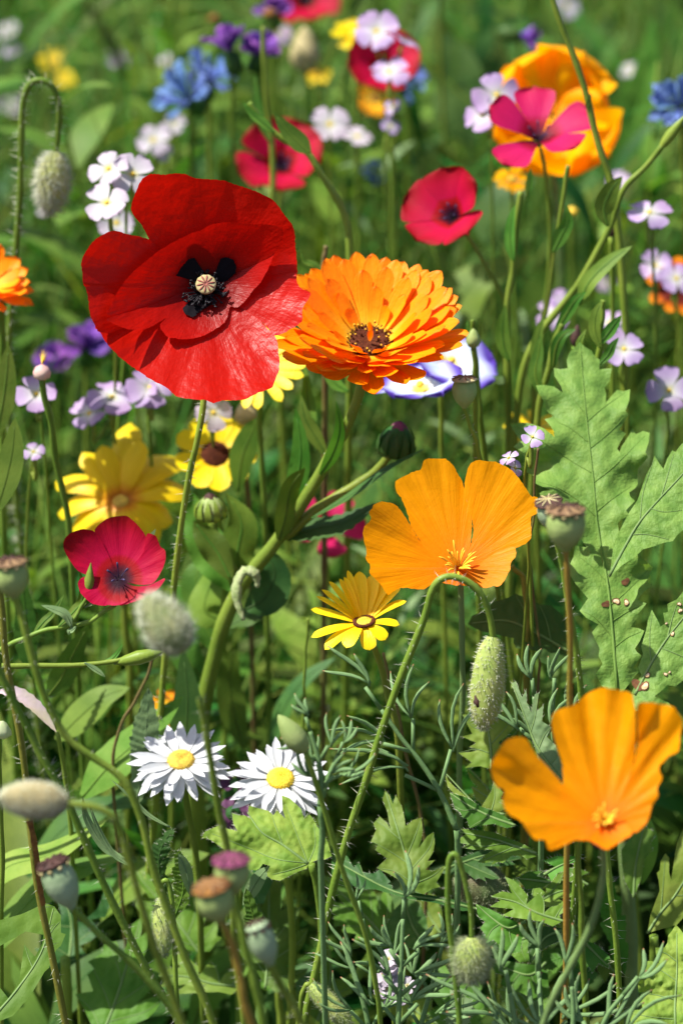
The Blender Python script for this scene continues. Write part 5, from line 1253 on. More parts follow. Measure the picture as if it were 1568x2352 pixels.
# savoy like leaf and long lobed leaf in the bottom right corner
c7 = lambda p: crop(1500, 2250, 3.7333, p)
S = to_ground(path([(1560, 2352), (1562, 2400)], 1.0, .5, 10), .1)
sv = plant('crinkled_leaf_plant', 'crinkled yellow-green leaf in the bottom right corner', 'plant', S[-1])
add_stem(sv, S, .002, G_STEM)
traced_leaf(sv, c7([(1568, 1400), (1530, 1350), (1490, 1308), (1450, 1370), (1410, 1420), (1400, 1500), (1370, 1548), (1275, 1550), (1278, 1620), (1312, 1715), (1230, 1690), (1150, 1690), (1158, 1800), (1180, 1885), (1085, 1900), (1100, 2010), (1168, 2040), (1108, 2100), (1150, 2200), (1060, 2205), (980, 2220), (1010, 2300), (1040, 2450), (1200, 2700), (1700, 2700), (2000, 2400), (2050, 1900), (1900, 1500), (1750, 1350), (1650, 1420)]), .985, G_SAV, c7([(1500, 2600), (1480, 2200), (1500, 1800), (1500, 1400)]), [c7(v) for v in ([(1490, 2100), (1300, 2050), (1120, 2020)], [(1495, 1900), (1350, 1800), (1200, 1720)], [(1480, 2300), (1250, 2280), (1020, 2240)], [(1500, 1700), (1400, 1620), (1300, 1580)])], gx=-.1, gy=-.45, amp=3.4, ps=.3, crease=3, cw=5, step=4.5, seed=12)
S = to_ground(path([(1500, 2150), (1505, 2250), (1510, 2380)], 1.04, .5, 12), .1)
ll = plant('long_lobed_leaf_plant', 'long fingered green leaf at the lower right edge', 'plant', S[-1])
add_stem(ll, S, .0018, G_STEM)
traced_leaf(ll, c7([(1190, 1400), (1225, 1200), (1270, 1080), (1320, 950), (1310, 850), (1290, 765), (1320, 740), (1330, 640), (1380, 560), (1420, 610), (1418, 760), (1440, 835), (1465, 680), (1480, 560), (1500, 460), (1535, 370), (1580, 280), (1680, 220), (1720, 420), (1700, 760), (1760, 800), (1740, 1050), (1600, 1200), (1500, 1310), (1400, 1340), (1280, 1370)]), 1.04, G_LEAFY, c7([(1190, 1400), (1330, 1180), (1480, 1000), (1640, 700), (1660, 300)]), [c7(v) for v in ([(1330, 1180), (1350, 950), (1375, 620)], [(1480, 1000), (1560, 1000), (1700, 960)])], gy=-.3, amp=1.2, ps=.15, seed=14)
leaf(ll, [(1470, 2030), (1478, 1980), (1490, 1930), (1492, 1880)], 1.06, 26, G_LEAFY, nrm=(.2, .4, .9), k=0)
# pale leaf under the right daisy
cp1 = lambda p: crop(340, 2040, 2.529, p)
S = to_ground(path([(715, 1985), (730, 2060), (740, 2200), (750, 2350)], 1.02, .5, 14), .1)
pl = plant('pale_lobed_leaf_plant', 'pale yellow-green wrinkled leaf under the right white daisy', 'plant', S[-1])
add_stem(pl, S, .0013, G_STEM)
traced_leaf(pl, cp1([(570, 800), (600, 755), (660, 728), (700, 712), (760, 735), (832, 752), (800, 700), (790, 625), (840, 640), (880, 640), (918, 662), (905, 600), (912, 570), (960, 585), (1000, 595), (1050, 608), (1085, 640), (1110, 602), (1140, 635), (1170, 665), (1150, 600), (1145, 498), (1200, 520), (1240, 555), (1282, 595), (1300, 665), (1318, 640), (1342, 634), (1370, 670), (1395, 720), (1440, 770), (1470, 830), (1500, 930), (1450, 955), (1400, 955), (1330, 985), (1320, 1020), (1260, 1040), (1200, 1072), (1130, 1105), (1070, 1095), (1040, 1070), (1040, 1040), (1062, 1000), (1010, 985), (985, 1020), (960, 1032), (905, 1028), (860, 1000), (760, 900), (690, 850), (640, 815), (610, 805)]), 1.0, G_SAV, cp1([(1330, 985), (1150, 850), (1000, 760), (900, 620)]), [cp1(v) for v in ([(1330, 985), (1260, 800), (1170, 560)], [(1330, 985), (1380, 850), (1370, 700)], [(1320, 980), (1100, 950), (900, 870), (650, 770)], [(1150, 850), (1100, 720), (1070, 630)], [(1320, 990), (1200, 1030), (1080, 1060)])], gx=.05, gy=-.55, amp=2.0, ps=.24, crease=3, cw=5, step=4.5, seed=20, edge_hairs=300)

# ================================================================== WILD POPPY ROSETTE
S = to_ground(path([(1190, 2100), (1205, 2200), (1215, 2330)], 1.05, .5, 12), .1)
ro = plant('wild_poppy_rosette', 'leafy rosette of toothed hairy green leaves below the centre right', 'plant', S[-1])
add_stem(ro, S, .0022, G_STEM, .001)
kR = lambda p: crop(957, 1800, 1.6282, p)
ROS = (
    ([(320, 1140), (270, 1100), (220, 1070), (165, 1045), (190, 1020), (212, 1000), (160, 962), (172, 932), (138, 925), (162, 872), (150, 840), (180, 808), (215, 840), (228, 866), (215, 790), (192, 730), (205, 688), (225, 712), (240, 752), (252, 710), (280, 760), (290, 800), (298, 852), (330, 825), (370, 813), (376, 870), (370, 920), (356, 955), (395, 900), (426, 878), (432, 930), (425, 970), (398, 1012), (432, 1008), (388, 1052), (430, 1055), (477, 1033), (470, 1060), (438, 1110), (458, 1130), (420, 1140), (380, 1165)], [(335, 1160), (300, 1000), (255, 850), (208, 700)], [[(300, 1000), (340, 900), (368, 820)], [(315, 1060), (400, 960), (428, 890)], [(280, 920), (210, 860), (165, 830)], [(305, 1020), (230, 970), (150, 925)], [(330, 1120), (420, 1080), (470, 1040)], [(325, 1110), (250, 1060), (170, 1045)]], 1.02, G_LEAFY, -.45),
    ([(890, 965), (830, 930), (760, 905), (700, 880), (620, 870), (548, 864), (572, 888), (528, 925), (582, 935), (558, 952), (620, 962), (700, 960), (660, 985), (628, 1017), (662, 1022), (700, 1010), (690, 1032), (722, 1015), (742, 1022), (780, 990), (830, 988), (850, 1003), (895, 992)], [(895, 978), (800, 945), (700, 912), (545, 880)], [[(800, 945), (720, 980), (640, 1015)], [(750, 930), (650, 945), (540, 928)]], 1.0, G_LEAF, -.7),
    ([(745, 802), (700, 782), (640, 762), (580, 722), (498, 698), (515, 745), (525, 775), (548, 790), (560, 815), (578, 820), (590, 862), (640, 850), (700, 842), (760, 862), (805, 850)], [(800, 850), (690, 810), (590, 760), (502, 702)], [[(690, 810), (640, 830), (592, 858)], [(620, 775), (560, 780), (522, 760)]], 1.0, G_LEAF, -.6),
    ([(805, 330), (745, 352), (795, 400), (762, 440), (722, 470), (755, 500), (702, 560), (690, 592), (640, 578), (568, 586), (600, 560), (538, 516), (600, 512), (640, 500), (588, 490), (620, 470), (555, 442), (602, 430), (553, 332), (622, 362), (590, 290), (565, 190), (632, 280), (680, 378), (722, 360), (765, 300), (785, 178), (815, 232)], [(690, 592), (685, 480), (660, 360), (580, 210)], [[(685, 480), (740, 420), (800, 340)], [(688, 520), (620, 500), (545, 516)], [(670, 400), (610, 400), (560, 345)], [(690, 540), (730, 520), (750, 500)]], 1.025, G_LEAFY, -.4),
    ([(1015, 655), (960, 622), (900, 522), (868, 430), (820, 302), (782, 200), (802, 188), (830, 262), (850, 228), (852, 290), (872, 332), (888, 248), (908, 240), (892, 330), (928, 298), (922, 372), (964, 400), (942, 442), (984, 480), (1004, 542), (1030, 605)], [(1015, 648), (905, 500), (850, 370), (788, 200)], [[(905, 500), (930, 440), (955, 405)], [(870, 420), (890, 350), (905, 250)], [(960, 570), (990, 530), (1000, 520)]], .99, G_BLUEL, -.3),
    ([(690, 1172), (740, 1150), (785, 1160), (752, 1083), (792, 1100), (832, 1140), (858, 1170), (850, 1210), (912, 1153), (932, 1190), (930, 1250), (960, 1222), (1017, 1210), (1032, 1240), (1000, 1260), (1012, 1290), (970, 1312), (920, 1290), (870, 1282), (800, 1272), (738, 1262), (792, 1232), (682, 1222), (732, 1192)], [(1025, 1290), (900, 1250), (800, 1200), (690, 1175)], [[(860, 1230), (800, 1160), (757, 1090)], [(930, 1260), (930, 1200), (912, 1160)], [(980, 1275), (1000, 1240), (1020, 1215)]], .985, G_LEAF, -.6),
    ([(618, 1208), (680, 1230), (740, 1260), (800, 1288), (842, 1330), (828, 1380), (822, 1428), (770, 1437), (730, 1400), (700, 1372), (658, 1392), (664, 1350), (638, 1320), (662, 1290), (630, 1268)], [(845, 1290), (770, 1320), (700, 1280), (622, 1212)], [[(770, 1320), (780, 1380), (800, 1425)], [(730, 1300), (690, 1330), (662, 1385)]], .99, G_LEAF, -.4),
    ([(-40, 940), (0, 978), (32, 990), (60, 1042), (86, 1018), (100, 1062), (150, 1070), (180, 1050), (232, 1110), (240, 1142), (300, 1150), (420, 1170), (500, 1185), (560, 1200), (640, 1232), (560, 1242), (440, 1205), (300, 1182), (160, 1142), (90, 1142), (30, 1110), (-40, 1080)], [(640, 1236), (440, 1190), (240, 1150), (-30, 1010)], [[(150, 1105), (110, 1080), (90, 1030)]], 1.02, G_LEAFD, -.8),
    ([(470, 590), (492, 642), (530, 680), (600, 735), (640, 770), (690, 690), (702, 648), (745, 700), (722, 742), (765, 760), (710, 800), (600, 790), (540, 730), (490, 670)], [(750, 800), (640, 770), (480, 610)], [[(690, 780), (705, 720), (702, 660)]], 1.02, G_LEAFY, -.5),
    ([(925, 1012), (990, 988), (1082, 990), (1088, 1010), (1030, 1032), (1062, 1052), (1000, 1062), (965, 1105), (940, 1060), (985, 1040)], [(930, 1075), (990, 1040), (1080, 1000)], [], 1.0, G_LEAF, -.6),
    ([(808, 1092), (860, 1060), (925, 1058), (900, 1082), (965, 1100), (930, 1132), (850, 1142)], [(960, 1110), (880, 1100), (815, 1092)], [], 1.01, G_LEAF, -.7),
    ([(868, 1330), (930, 1310), (1012, 1320), (1000, 1380), (950, 1400), (900, 1440), (868, 1482), (856, 1410)], [(1010, 1330), (930, 1370), (872, 1470)], [], 1.02, G_LEAFD, -.5),
    ([(1115, 1370), (1180, 1400), (1232, 1450), (1226, 1502), (1180, 1480), (1152, 1525), (1115, 1460)], [(1120, 1390), (1170, 1440), (1220, 1490)], [], 1.03, G_LEAF, -.5),
    ([(1285, 960), (1330, 900), (1388, 848), (1442, 885), (1420, 930), (1428, 962), (1390, 1002), (1372, 1100), (1340, 1185), (1300, 1100), (1288, 1030)], [(1340, 1180), (1350, 1030), (1385, 860)], [], 1.05, G_LEAFY, -.3),
    ([(300, 1180), (360, 1200), (395, 1280), (400, 1360), (350, 1420), (280, 1400), (200, 1330), (240, 1240)], [(400, 1420), (330, 1310), (290, 1190)], [], 1.06, G_LEAFD, -.4),
    ([(720, 1600), (800, 1540), (880, 1560), (900, 1640), (840, 1700), (760, 1680)], [(880, 1690), (820, 1620), (730, 1600)], [], 1.05, G_LEAFY, -.5),
    ([(500, 1600), (540, 1640), (560, 1625), (600, 1650), (610, 1700), (580, 1760), (500, 1790), (480, 1740), (510, 1700)], [(520, 1790), (555, 1710), (560, 1640)], [], .985, G_BLUEL, -.4))
for ol, md_, vs, d, mat, gy in ROS:
    traced_leaf(ro, kR(ol), d, mat, kR(md_), [kR(v) for v in vs], gy=gy, amp=1.5, ps=.24, crease=2.5, cw=5, step=4.5, seed=int(abs(ol[0][0])) + 3, edge_hairs=90, curve=.6)
for k, (ol, md_, vs, d, mat, gy) in enumerate(ROS):                  # lower tier of the rosette, smaller and deeper in
    if k in (0, 4, 7, 13, 16): continue
    cx, cy = np.mean(ol, 0); sc = (.92, 1.0, .85)[k % 3]; fl_ = -1 if k % 2 else 1
    def mv(q): return [((x - cx) * sc * fl_ + cx + (55, -40, 80)[k % 3], (y - cy) * sc + cy + (50, 75, -45)[k % 3]) for x, y in q]
    traced_leaf(ro, kR(mv(ol)), d + .035, (G_LEAF, G_LEAFD, G_LEAFY)[k % 3], kR(mv(md_)), [kR(mv(v)) for v in vs], gy=gy, amp=1.5, ps=.24, crease=2.5, cw=5, step=5.5, seed=k + 60, edge_hairs=40, curve=.6)
for pts, d, w, mat, kw in (
    ([(1250, 2060), (1230, 2020), (1190, 1985), (1150, 1975)], 1.04, 34, G_LEAF, dict(lobes=3)),
    ([(1330, 2130), (1300, 2090), (1270, 2060), (1230, 2050)], 1.05, 36, G_LEAFD, dict(lobes=3)),
    ([(1080, 2250), (1100, 2200), (1140, 2160), (1170, 2140)], 1.06, 40, G_LEAFD, dict(lobes=3)),
    ([(1350, 2220), (1300, 2200), (1260, 2210), (1220, 2240)], 1.05, 36, G_LEAF, dict(lobes=3)),
    ([(1430, 2240), (1415, 2150), (1400, 2080), (1395, 1990)], 1.06, 36, G_LEAF, dict(lobes=4)),
    ([(1200, 1880), (1170, 1800), (1150, 1720), (1140, 1640)], 1.05, 44, G_LEAFD, dict(lobes=4)),
    ([(1250, 1900), (1240, 1830), (1225, 1770), (1220, 1680)], 1.05, 44, G_LEAF, dict(lobes=4)),
    ([(1300, 2330), (1310, 2270), (1340, 2220), (1350, 2160)], 1.08, 42, G_LEAFD, dict(lobes=3))):
    leaf(ro, pts, d, w, mat, 'toothed', wav=.12, wn_=2, nrm=(.05, .6, .8), k=.1, depth=.5, **kw)
S = to_ground(path([(640, 2260), (645, 2352)], 1.1, .5, 8), .1)
lo = plant('lobed_leaf_plant', 'lobed green leaves low among the stalks at the bottom centre and left', 'plant', S[-1])
add_stem(lo, S, .0016, G_STEM)
for k, (src, ox, oy, sc, an, d, mat) in enumerate(((0, -300, 1330, 1.15, .3, 1.08, G_LEAF), (5, -640, 1540, 1.1, -.2, 1.07, G_LEAFY), (0, 120, 1240, 1.0, -.5, 1.07, G_LEAF), (6, -440, 1080, 1.1, .2, 1.08, G_LEAFD), (0, -980, 1600, 1.3, .6, 1.08, G_LEAF),
        (5, 330, 1660, 1.2, .2, 1.06, G_LEAFY), (3, -60, 1580, .95, .4, 1.09, G_LEAF), (0, -760, 1240, 1.0, -.4, 1.1, G_LEAF), (3, -1240, 1330, 1.1, .2, 1.09, G_LEAFD), (0, 560, 1640, 1.0, .3, 1.05, G_LEAF), (6, 820, 1560, 1.1, -.3, 1.04, G_LEAF))):
    ol, md_, vs = ROS[src][:3]; cx, cy = np.mean(ol, 0); ca, sa = math.cos(an), math.sin(an)
    def tr(q): return [(((x - cx) * ca - (y - cy) * sa) * sc + ox, ((x - cx) * sa + (y - cy) * ca) * sc + oy) for x, y in q]
    traced_leaf(lo, kR(tr(ol)), d, mat, kR(tr(md_)), [kR(tr(v)) for v in vs], gy=-.55, amp=1.6, ps=.22, crease=2.2, cw=5, step=5.5, seed=k + 90, edge_hairs=40, curve=.5)
bristly_bud(ro, pos(1155, 2050, 1.045), cdir(-.9, .25, .35), .0195, .0088, BUDR, 1500, (.0008, .0022), HAIRG, .00009, prof=[(0, .4), (.1, .7), (.3, .97), (.5, 1), (.75, .82), (.92, .5), (1, .1)])
# lobed leaves at the lower left
S = to_ground(path([(150, 2200), (155, 2330)], 1.08, .5, 8), .1)
lb = plant('broad_leaf_plant', 'broad smooth green leaves at the lower left', 'plant', S[-1])
add_stem(lb, S, .002, G_STEM)
kL = lambda p: crop(0, 1800, 1.6282, p)
traced_leaf(lb, kL([(-60, 1300), (20, 1278), (100, 1255), (160, 1228), (205, 1203), (250, 1220), (280, 1262), (280, 1340), (302, 1347), (280, 1400), (258, 1420), (225, 1502), (205, 1520), (152, 1610), (120, 1652), (60, 1722), (0, 1745), (-60, 1750), (-60, 1500), (0, 1590), (40, 1642), (90, 1562), (100, 1480), (113, 1393), (162, 1450), (195, 1390), (200, 1350), (120, 1335), (0, 1402), (-60, 1440)]), 1.0, G_LEAF, kL([(-40, 1740), (80, 1600), (190, 1430), (245, 1230)]), [kL(v) for v in ([(190, 1430), (240, 1330), (275, 1290)], [(150, 1500), (130, 1450), (115, 1400)])], gy=-.4, amp=1.0, ps=.12, crease=2, cw=5, step=6, seed=31)
for pts, d, w, mat, kw in (
    ([(300, 2372), (330, 2260), (380, 2170), (470, 2110)], 1.13, 56, G_LEAF, dict(nrm=(-.3, .6, .7), k=.2, wav=.12, wn_=2)),
    ([(110, 2372), (170, 2270), (250, 2200), (340, 2170)], 1.12, 52, G_LEAFD, dict(nrm=(-.2, .7, .6), k=.2, wav=.12, wn_=2)),
    ([(440, 2372), (480, 2270), (560, 2200), (650, 2180)], 1.14, 54, G_LEAF, dict(nrm=(-.3, .6, .7), k=.2, wav=.1, wn_=2)),
    ([(620, 2372), (640, 2290), (700, 2240), (790, 2215)], 1.13, 40, G_LEAFD, dict(nrm=(-.3, .7, .6), k=.2, wav=.1, wn_=2)),
    ([(60, 2010), (140, 1910), (230, 1855), (340, 1840)], 1.12, 50, G_LEAFD, dict(nrm=(-.2, .7, .6), k=.2, wav=.1, wn_=2)),
    ([(230, 2110), (300, 2030), (380, 1985), (480, 1960)], 1.12, 48, G_LEAF, dict(nrm=(-.2, .7, .6), k=.2, wav=.1, wn_=2)),
    ([(560, 1720), (535, 1630), (525, 1550), (545, 1470)], 1.15, 34, G_LEAF, dict(nrm=(.3, .3, .9), k=.1, wav=.1, wn_=2)),
    ([(620, 1720), (650, 1630), (700, 1560), (770, 1510)], 1.16, 24, G_LEAFD, dict(nrm=(-.3, .5, .8), k=.2)),
    ([(860, 2170), (890, 2090), (950, 2030), (1020, 1990)], 1.14, 44, G_LEAFD, dict(nrm=(-.2, .7, .6), k=.2, wav=.1, wn_=2)),
    ([(-60, 2060), (20, 1990), (120, 1960), (250, 1880)], 1.06, 46, G_LEAFY, dict(nrm=(0, .8, .6), k=.2)),
    ([(-30, 2200), (50, 2090), (150, 2010), (300, 1960)], 1.07, 52, G_LEAFY, dict(nrm=(0, .8, .6), k=.2)),
    ([(190, 1830), (250, 1760), (330, 1690), (420, 1600)], 1.08, 48, G_LEAFY, dict(nrm=(.2, .6, .8), k=.2)),
    ([(130, 1700), (180, 1650), (240, 1600), (300, 1580)], 1.1, 40, G_LEAF, dict(nrm=(.2, .7, .7), k=.2)),
    ([(110, 1600), (140, 1560), (170, 1500), (205, 1430)], 1.07, 30, G_LEAF, dict(nrm=(.5, .4, .8), k=.2)),
    ([(310, 1850), (330, 1760), (335, 1680), (342, 1580)], 1.05, 40, G_BLUEL, dict(nrm=(.1, .3, .9), k=.1, kind='toothed', lobes=5, depth=.2)),
    ([(420, 1780), (425, 1700), (430, 1600), (420, 1490)], 1.09, 38, G_LEAFD, dict(nrm=(.1, .3, .9), k=.1)),
    ([(300, 1990), (260, 1960), (225, 1900), (205, 1845)], .99, 9, G_BLUEL, dict(nrm=(.6, .5, .6), k=.1)),
    ([(390, 1900), (340, 1870), (300, 1830), (255, 1790)], .99, 8, G_BLUEL, dict(nrm=(.3, .8, .5), k=.1)),
    ([(290, 1975), (240, 1945), (200, 1880), (190, 1830)], 1.0, 14, G_BLUEL, dict(nrm=(.6, .5, .6), k=.1)),
    ([(80, 1560), (60, 1480), (58, 1400), (45, 1300)], 1.08, 26, G_LEAF, dict(nrm=(.2, .3, .9), k=.1, wav=.15)),
    ([(-10, 1180), (15, 1100), (30, 1030), (35, 960)], 1.06, 34, G_LEAF, dict(nrm=(-.2, .3, .9), k=.1)),
    ([(-15, 1020), (5, 930), (15, 860), (20, 790)], 1.08, 28, G_LEAFY, dict(nrm=(.2, .3, .9), k=.1)),
    ([(380, 2070), (365, 2000), (370, 1950), (400, 1900)], 1.03, 28, G_LEAFD, dict(nrm=(.2, .6, .8), k=.1, kind='toothed', lobes=4, hairs=80)),
    ([(400, 2110), (420, 2050), (418, 2000), (405, 1950)], 1.02, 30, G_LEAF, dict(nrm=(.2, .6, .8), k=.1, kind='toothed', lobes=4, hairs=80)),
    ([(440, 2060), (430, 2010), (420, 1980), (410, 1960)], 1.0, 20, G_BLUEL, dict(nrm=(.5, .6, .6), k=.1)),
    ([(560, 2080), (580, 2040), (600, 2010), (620, 1990)], 1.01, 18, G_BLUEL, dict(nrm=(.2, .6, .8), k=.1)),
    ([(610, 2190), (590, 2140), (580, 2100), (565, 2040)], 1.0, 26, G_LEAF, dict(nrm=(-.2, .6, .8), k=.1, kind='toothed', lobes=3))):
    kd = kw.pop('kind', 'lance'); leaf(lb, pts, d, w, mat, kd, **kw)

S = to_ground(path([(1150, 760), (1160, 900), (1170, 1100)], 1.34, .5, 10), .1)
bg_ = plant('broad_leaf_plant', 'broad blurred green leaves behind the flax stems, upper right', 'plant', S[-1])
add_stem(bg_, S, .0022, G_STEM)
for pts, d, w, mat, nr in (
    ([(1000, 790), (1040, 710), (1100, 640), (1220, 590)], 1.33, 62, G_LEAF, (-.2, .5, .85)), ([(1180, 760), (1240, 700), (1290, 620), (1310, 520)], 1.36, 54, G_LEAF, (.3, .3, .9)),
    ([(1120, 560), (1130, 500), (1170, 440), (1230, 410)], 1.38, 50, G_LEAFD, (-.2, .4, .9)), ([(1080, 330), (1060, 250), (1050, 160), (1020, 70)], 1.55, 66, G_LEAFD, (-.3, .3, .9)),
    ([(1140, 290), (1120, 200), (1130, 120), (1180, 40)], 1.6, 56, G_LEAFD, (.3, .3, .9)), ([(1390, 420), (1400, 330), (1440, 230), (1500, 120)], 1.5, 34, G_LEAF, (.3, .2, .9)),
    ([(1460, 420), (1470, 300), (1480, 180), (1500, 40)], 1.55, 40, G_LEAF, (-.2, .2, .9)), ([(560, 520), (600, 470), (650, 430), (690, 400)], 1.36, 34, G_LEAFY, (-.2, .4, .9))):
    leaf(bg_, pts, d, w, mat, nrm=nr, k=.1, wav=.08, wn_=2)

# ================================================================== FEATHERY GOLDEN POPPY FOLIAGE
def feathery(label, items):
    S = to_ground(path(items[0][0][:1] + [(items[0][0][0][0] + 4, items[0][0][0][1] + 120)], items[0][1], .5, 6), .1)
    p = plant('feathery_plant', label, 'plant', S[-1], 'feathery blue-green foliage')
    add_stem(p, S, .0011, G_BLUE)
    for pts, d, w, pairs, lobe in items: feather(p, path(pts, d, .15, 24), w, None, pairs, lobe=lobe)
feathery('feathery blue-green leaf left of the rosette, forked fingers with red tips', [([(1048, 1905), (1010, 1820), (965, 1750), (925, 1700), (875, 1630)], .99, 1.05, 2, .016)])
feathery('feathery blue-green foliage at the bottom centre', [([(910, 2440), (915, 2330), (920, 2230), (925, 2110)], .975, 1.15, 3, .0125), ([(860, 2440), (845, 2350), (830, 2290), (812, 2240)], .985, 1.0, 1, .012), ([(945, 2440), (970, 2340), (990, 2270), (1005, 2210)], .98, 1.0, 2, .011), ([(870, 2300), (860, 2230), (845, 2170), (832, 2110)], 1.0, .8, 1, .011)])
feathery('feathery blue-green foliage in front of the bottom right corner', [([(1195, 2460), (1190, 2390), (1180, 2330), (1170, 2280)], .95, 1.2, 1, .013), ([(1310, 2460), (1312, 2390), (1316, 2330), (1312, 2265)], .95, 1.15, 1, .013), ([(1350, 2460), (1370, 2390), (1395, 2330), (1430, 2285)], .95, 1.15, 1, .013), ([(1240, 2460), (1238, 2390), (1242, 2330), (1236, 2230)], .96, 1.15, 1, .013)])
feathery('feathery blue-green tips above the lower right golden poppy', [([(1240, 1760), (1235, 1700), (1230, 1650), (1225, 1600)], 1.0, 1.1, 1, .011), ([(1275, 1760), (1270, 1700), (1268, 1650), (1270, 1600)], 1.005, 1.1, 1, .011)])
feathery('small blurred feathery sprig over the right white daisy', [([(735, 1850), (738, 1800), (730, 1740), (712, 1680)], .94, .9, 2, .0085), ([(740, 1830), (752, 1790), (765, 1760), (775, 1735)], .945, .9, 1, .008)])

# ================================================================== SLENDER LEAFY STEMS, TRACED
def sprig(label, stem, d, leaves, r=.0008, k=.3, mat=None, bud=None, group='slender flax stems'):
    S = to_ground(path(stem, d, k, 50), .12)
    p = plant('flax_stem', label, 'plant', S[-1], group)
    add_stem(p, S, taper(S, r, r * 1.5), mat or G_STEM)
    for pts, w, nr in leaves: leaf(p, pts, d, w, G_LEAF, nrm=nr, k=.1, cup=.15)
    if bud:
        mb = MB(); lathe(mb, S[0] - unit(S[3] - S[0]) * -.002, -unit(S[3] - S[0]), [(0, .0008), (.003, .0018), (.007, .0022), (.011, .0016), (.016, .0004)], 12); part('flower_bud', mb, G_STEM, p)
sprig('flax stem with a green bud leaning in from the right edge', [(1522, 332), (1480, 385), (1435, 430), (1412, 480), (1395, 530), (1330, 650), (1240, 765), (1200, 850), (1180, 1000)], 1.09, [([(1395, 520), (1385, 480), (1400, 440), (1428, 405)], 26, (.4, .3, .9)), ([(1330, 700), (1350, 650), (1400, 600), (1450, 565)], 20, (.1, .6, .8)), ([(1270, 770), (1300, 720), (1320, 690), (1345, 670)], 14, (.4, .4, .8))], .0011, bud=True)
sprig('upright flax stem with a spindle leaf below the crimson flax', [(1195, 440), (1184, 520), (1176, 620), (1166, 700), (1164, 800), (1166, 900), (1168, 1050)], 1.1, [([(1168, 830), (1155, 790), (1153, 745), (1160, 700)], 17, (.1, .2, 1)), ([(1178, 600), (1170, 560), (1172, 510), (1182, 470)], 12, (-.2, .2, 1)), ([(1208, 450), (1212, 430), (1216, 405), (1218, 385)], 8, (.3, .3, 1))], .0011)
sprig('flax stem with a broad leaf under the rose flax', [(1304, 380), (1292, 440), (1284, 520), (1270, 580), (1258, 680), (1240, 780), (1225, 950)], 1.1, [([(1268, 580), (1285, 545), (1302, 510), (1300, 470)], 17, (.3, .2, 1)), ([(1240, 880), (1230, 820), (1235, 770), (1248, 725)], 14, (-.2, .2, 1))], .0009)
sprig('long thin stem crossing in front of the upper right golden poppy', [(1262, -20), (1290, 70), (1318, 140), (1340, 210), (1362, 290), (1385, 360), (1405, 420), (1425, 560), (1440, 800)], 1.09, [([(1352, 258), (1350, 245), (1352, 232), (1356, 215)], 7, (.3, .3, 1))], .0011)
sprig('stem with a long pod leaf running down to the marigold, upper centre', [(572, 235), (600, 275), (645, 318), (705, 350), (740, 400), (770, 450), (792, 505), (800, 560), (806, 700)], 1.1, [([(712, 352), (690, 330), (660, 300), (628, 258)], 22, (-.3, .4, .9)), ([(630, 305), (605, 282), (580, 262), (556, 232)], 11, (-.4, .5, .8))], .0011)
sprig('green stem rising in front of the blurred crimson flax', [(604, 60), (606, 160), (612, 250), (622, 330), (628, 400), (628, 480), (634, 700)], 1.2, [([(622, 330), (600, 280), (590, 220), (585, 170)], 9, (-.4, .4, .9))], .001)
sprig('leafy sprig standing above the tip of the big lobed leaf', [(1385, 690), (1378, 740), (1372, 800), (1368, 860), (1366, 1000)], 1.06, [([(1378, 800), (1365, 760), (1368, 720), (1382, 690)], 14, (-.3, .3, 1)), ([(1376, 790), (1395, 765), (1410, 745), (1425, 725)], 14, (.4, .4, .9)), ([(1372, 840), (1395, 815), (1405, 795), (1420, 775)], 11, (.3, .5, .9)), ([(1370, 860), (1345, 820), (1330, 790), (1345, 755)], 12, (-.4, .4, .9))], .001)
sprig('flax stem with curled leaf left of the leafy sprig', [(1290, 745), (1270, 790), (1258, 850), (1240, 930), (1225, 1050)], 1.08, [([(1268, 850), (1275, 800), (1292, 770), (1322, 756)], 14, (.3, .5, .8)), ([(1245, 910), (1228, 860), (1236, 810), (1240, 770)], 16, (-.3, .3, .9))], .001)
sprig('thin stalk with dried pods above the marigold right edge', [(1084, 735), (1088, 780), (1092, 850), (1100, 960)], 1.07, [([(1088, 800), (1078, 780), (1074, 760), (1072, 735)], 8, (-.3, .2, 1)), ([(1090, 795), (1098, 775), (1100, 755), (1102, 730)], 7, (.3, .2, 1))], .0009)
sprig('grass-like stem with narrow leaf left of the marigold', [(748, 565), (744, 610), (742, 700), (745, 800)], 1.1, [([(742, 640), (725, 610), (700, 600), (690, 580)], 8, (-.2, .5, .9))], .0009, mat=G_STEMR)
sprig('olive stem behind the dark leaf right of the golden poppy', [(1175, 1300), (1200, 1330), (1208, 1400), (1212, 1450)], 1.04, [], .0009, mat=G_STEMB)

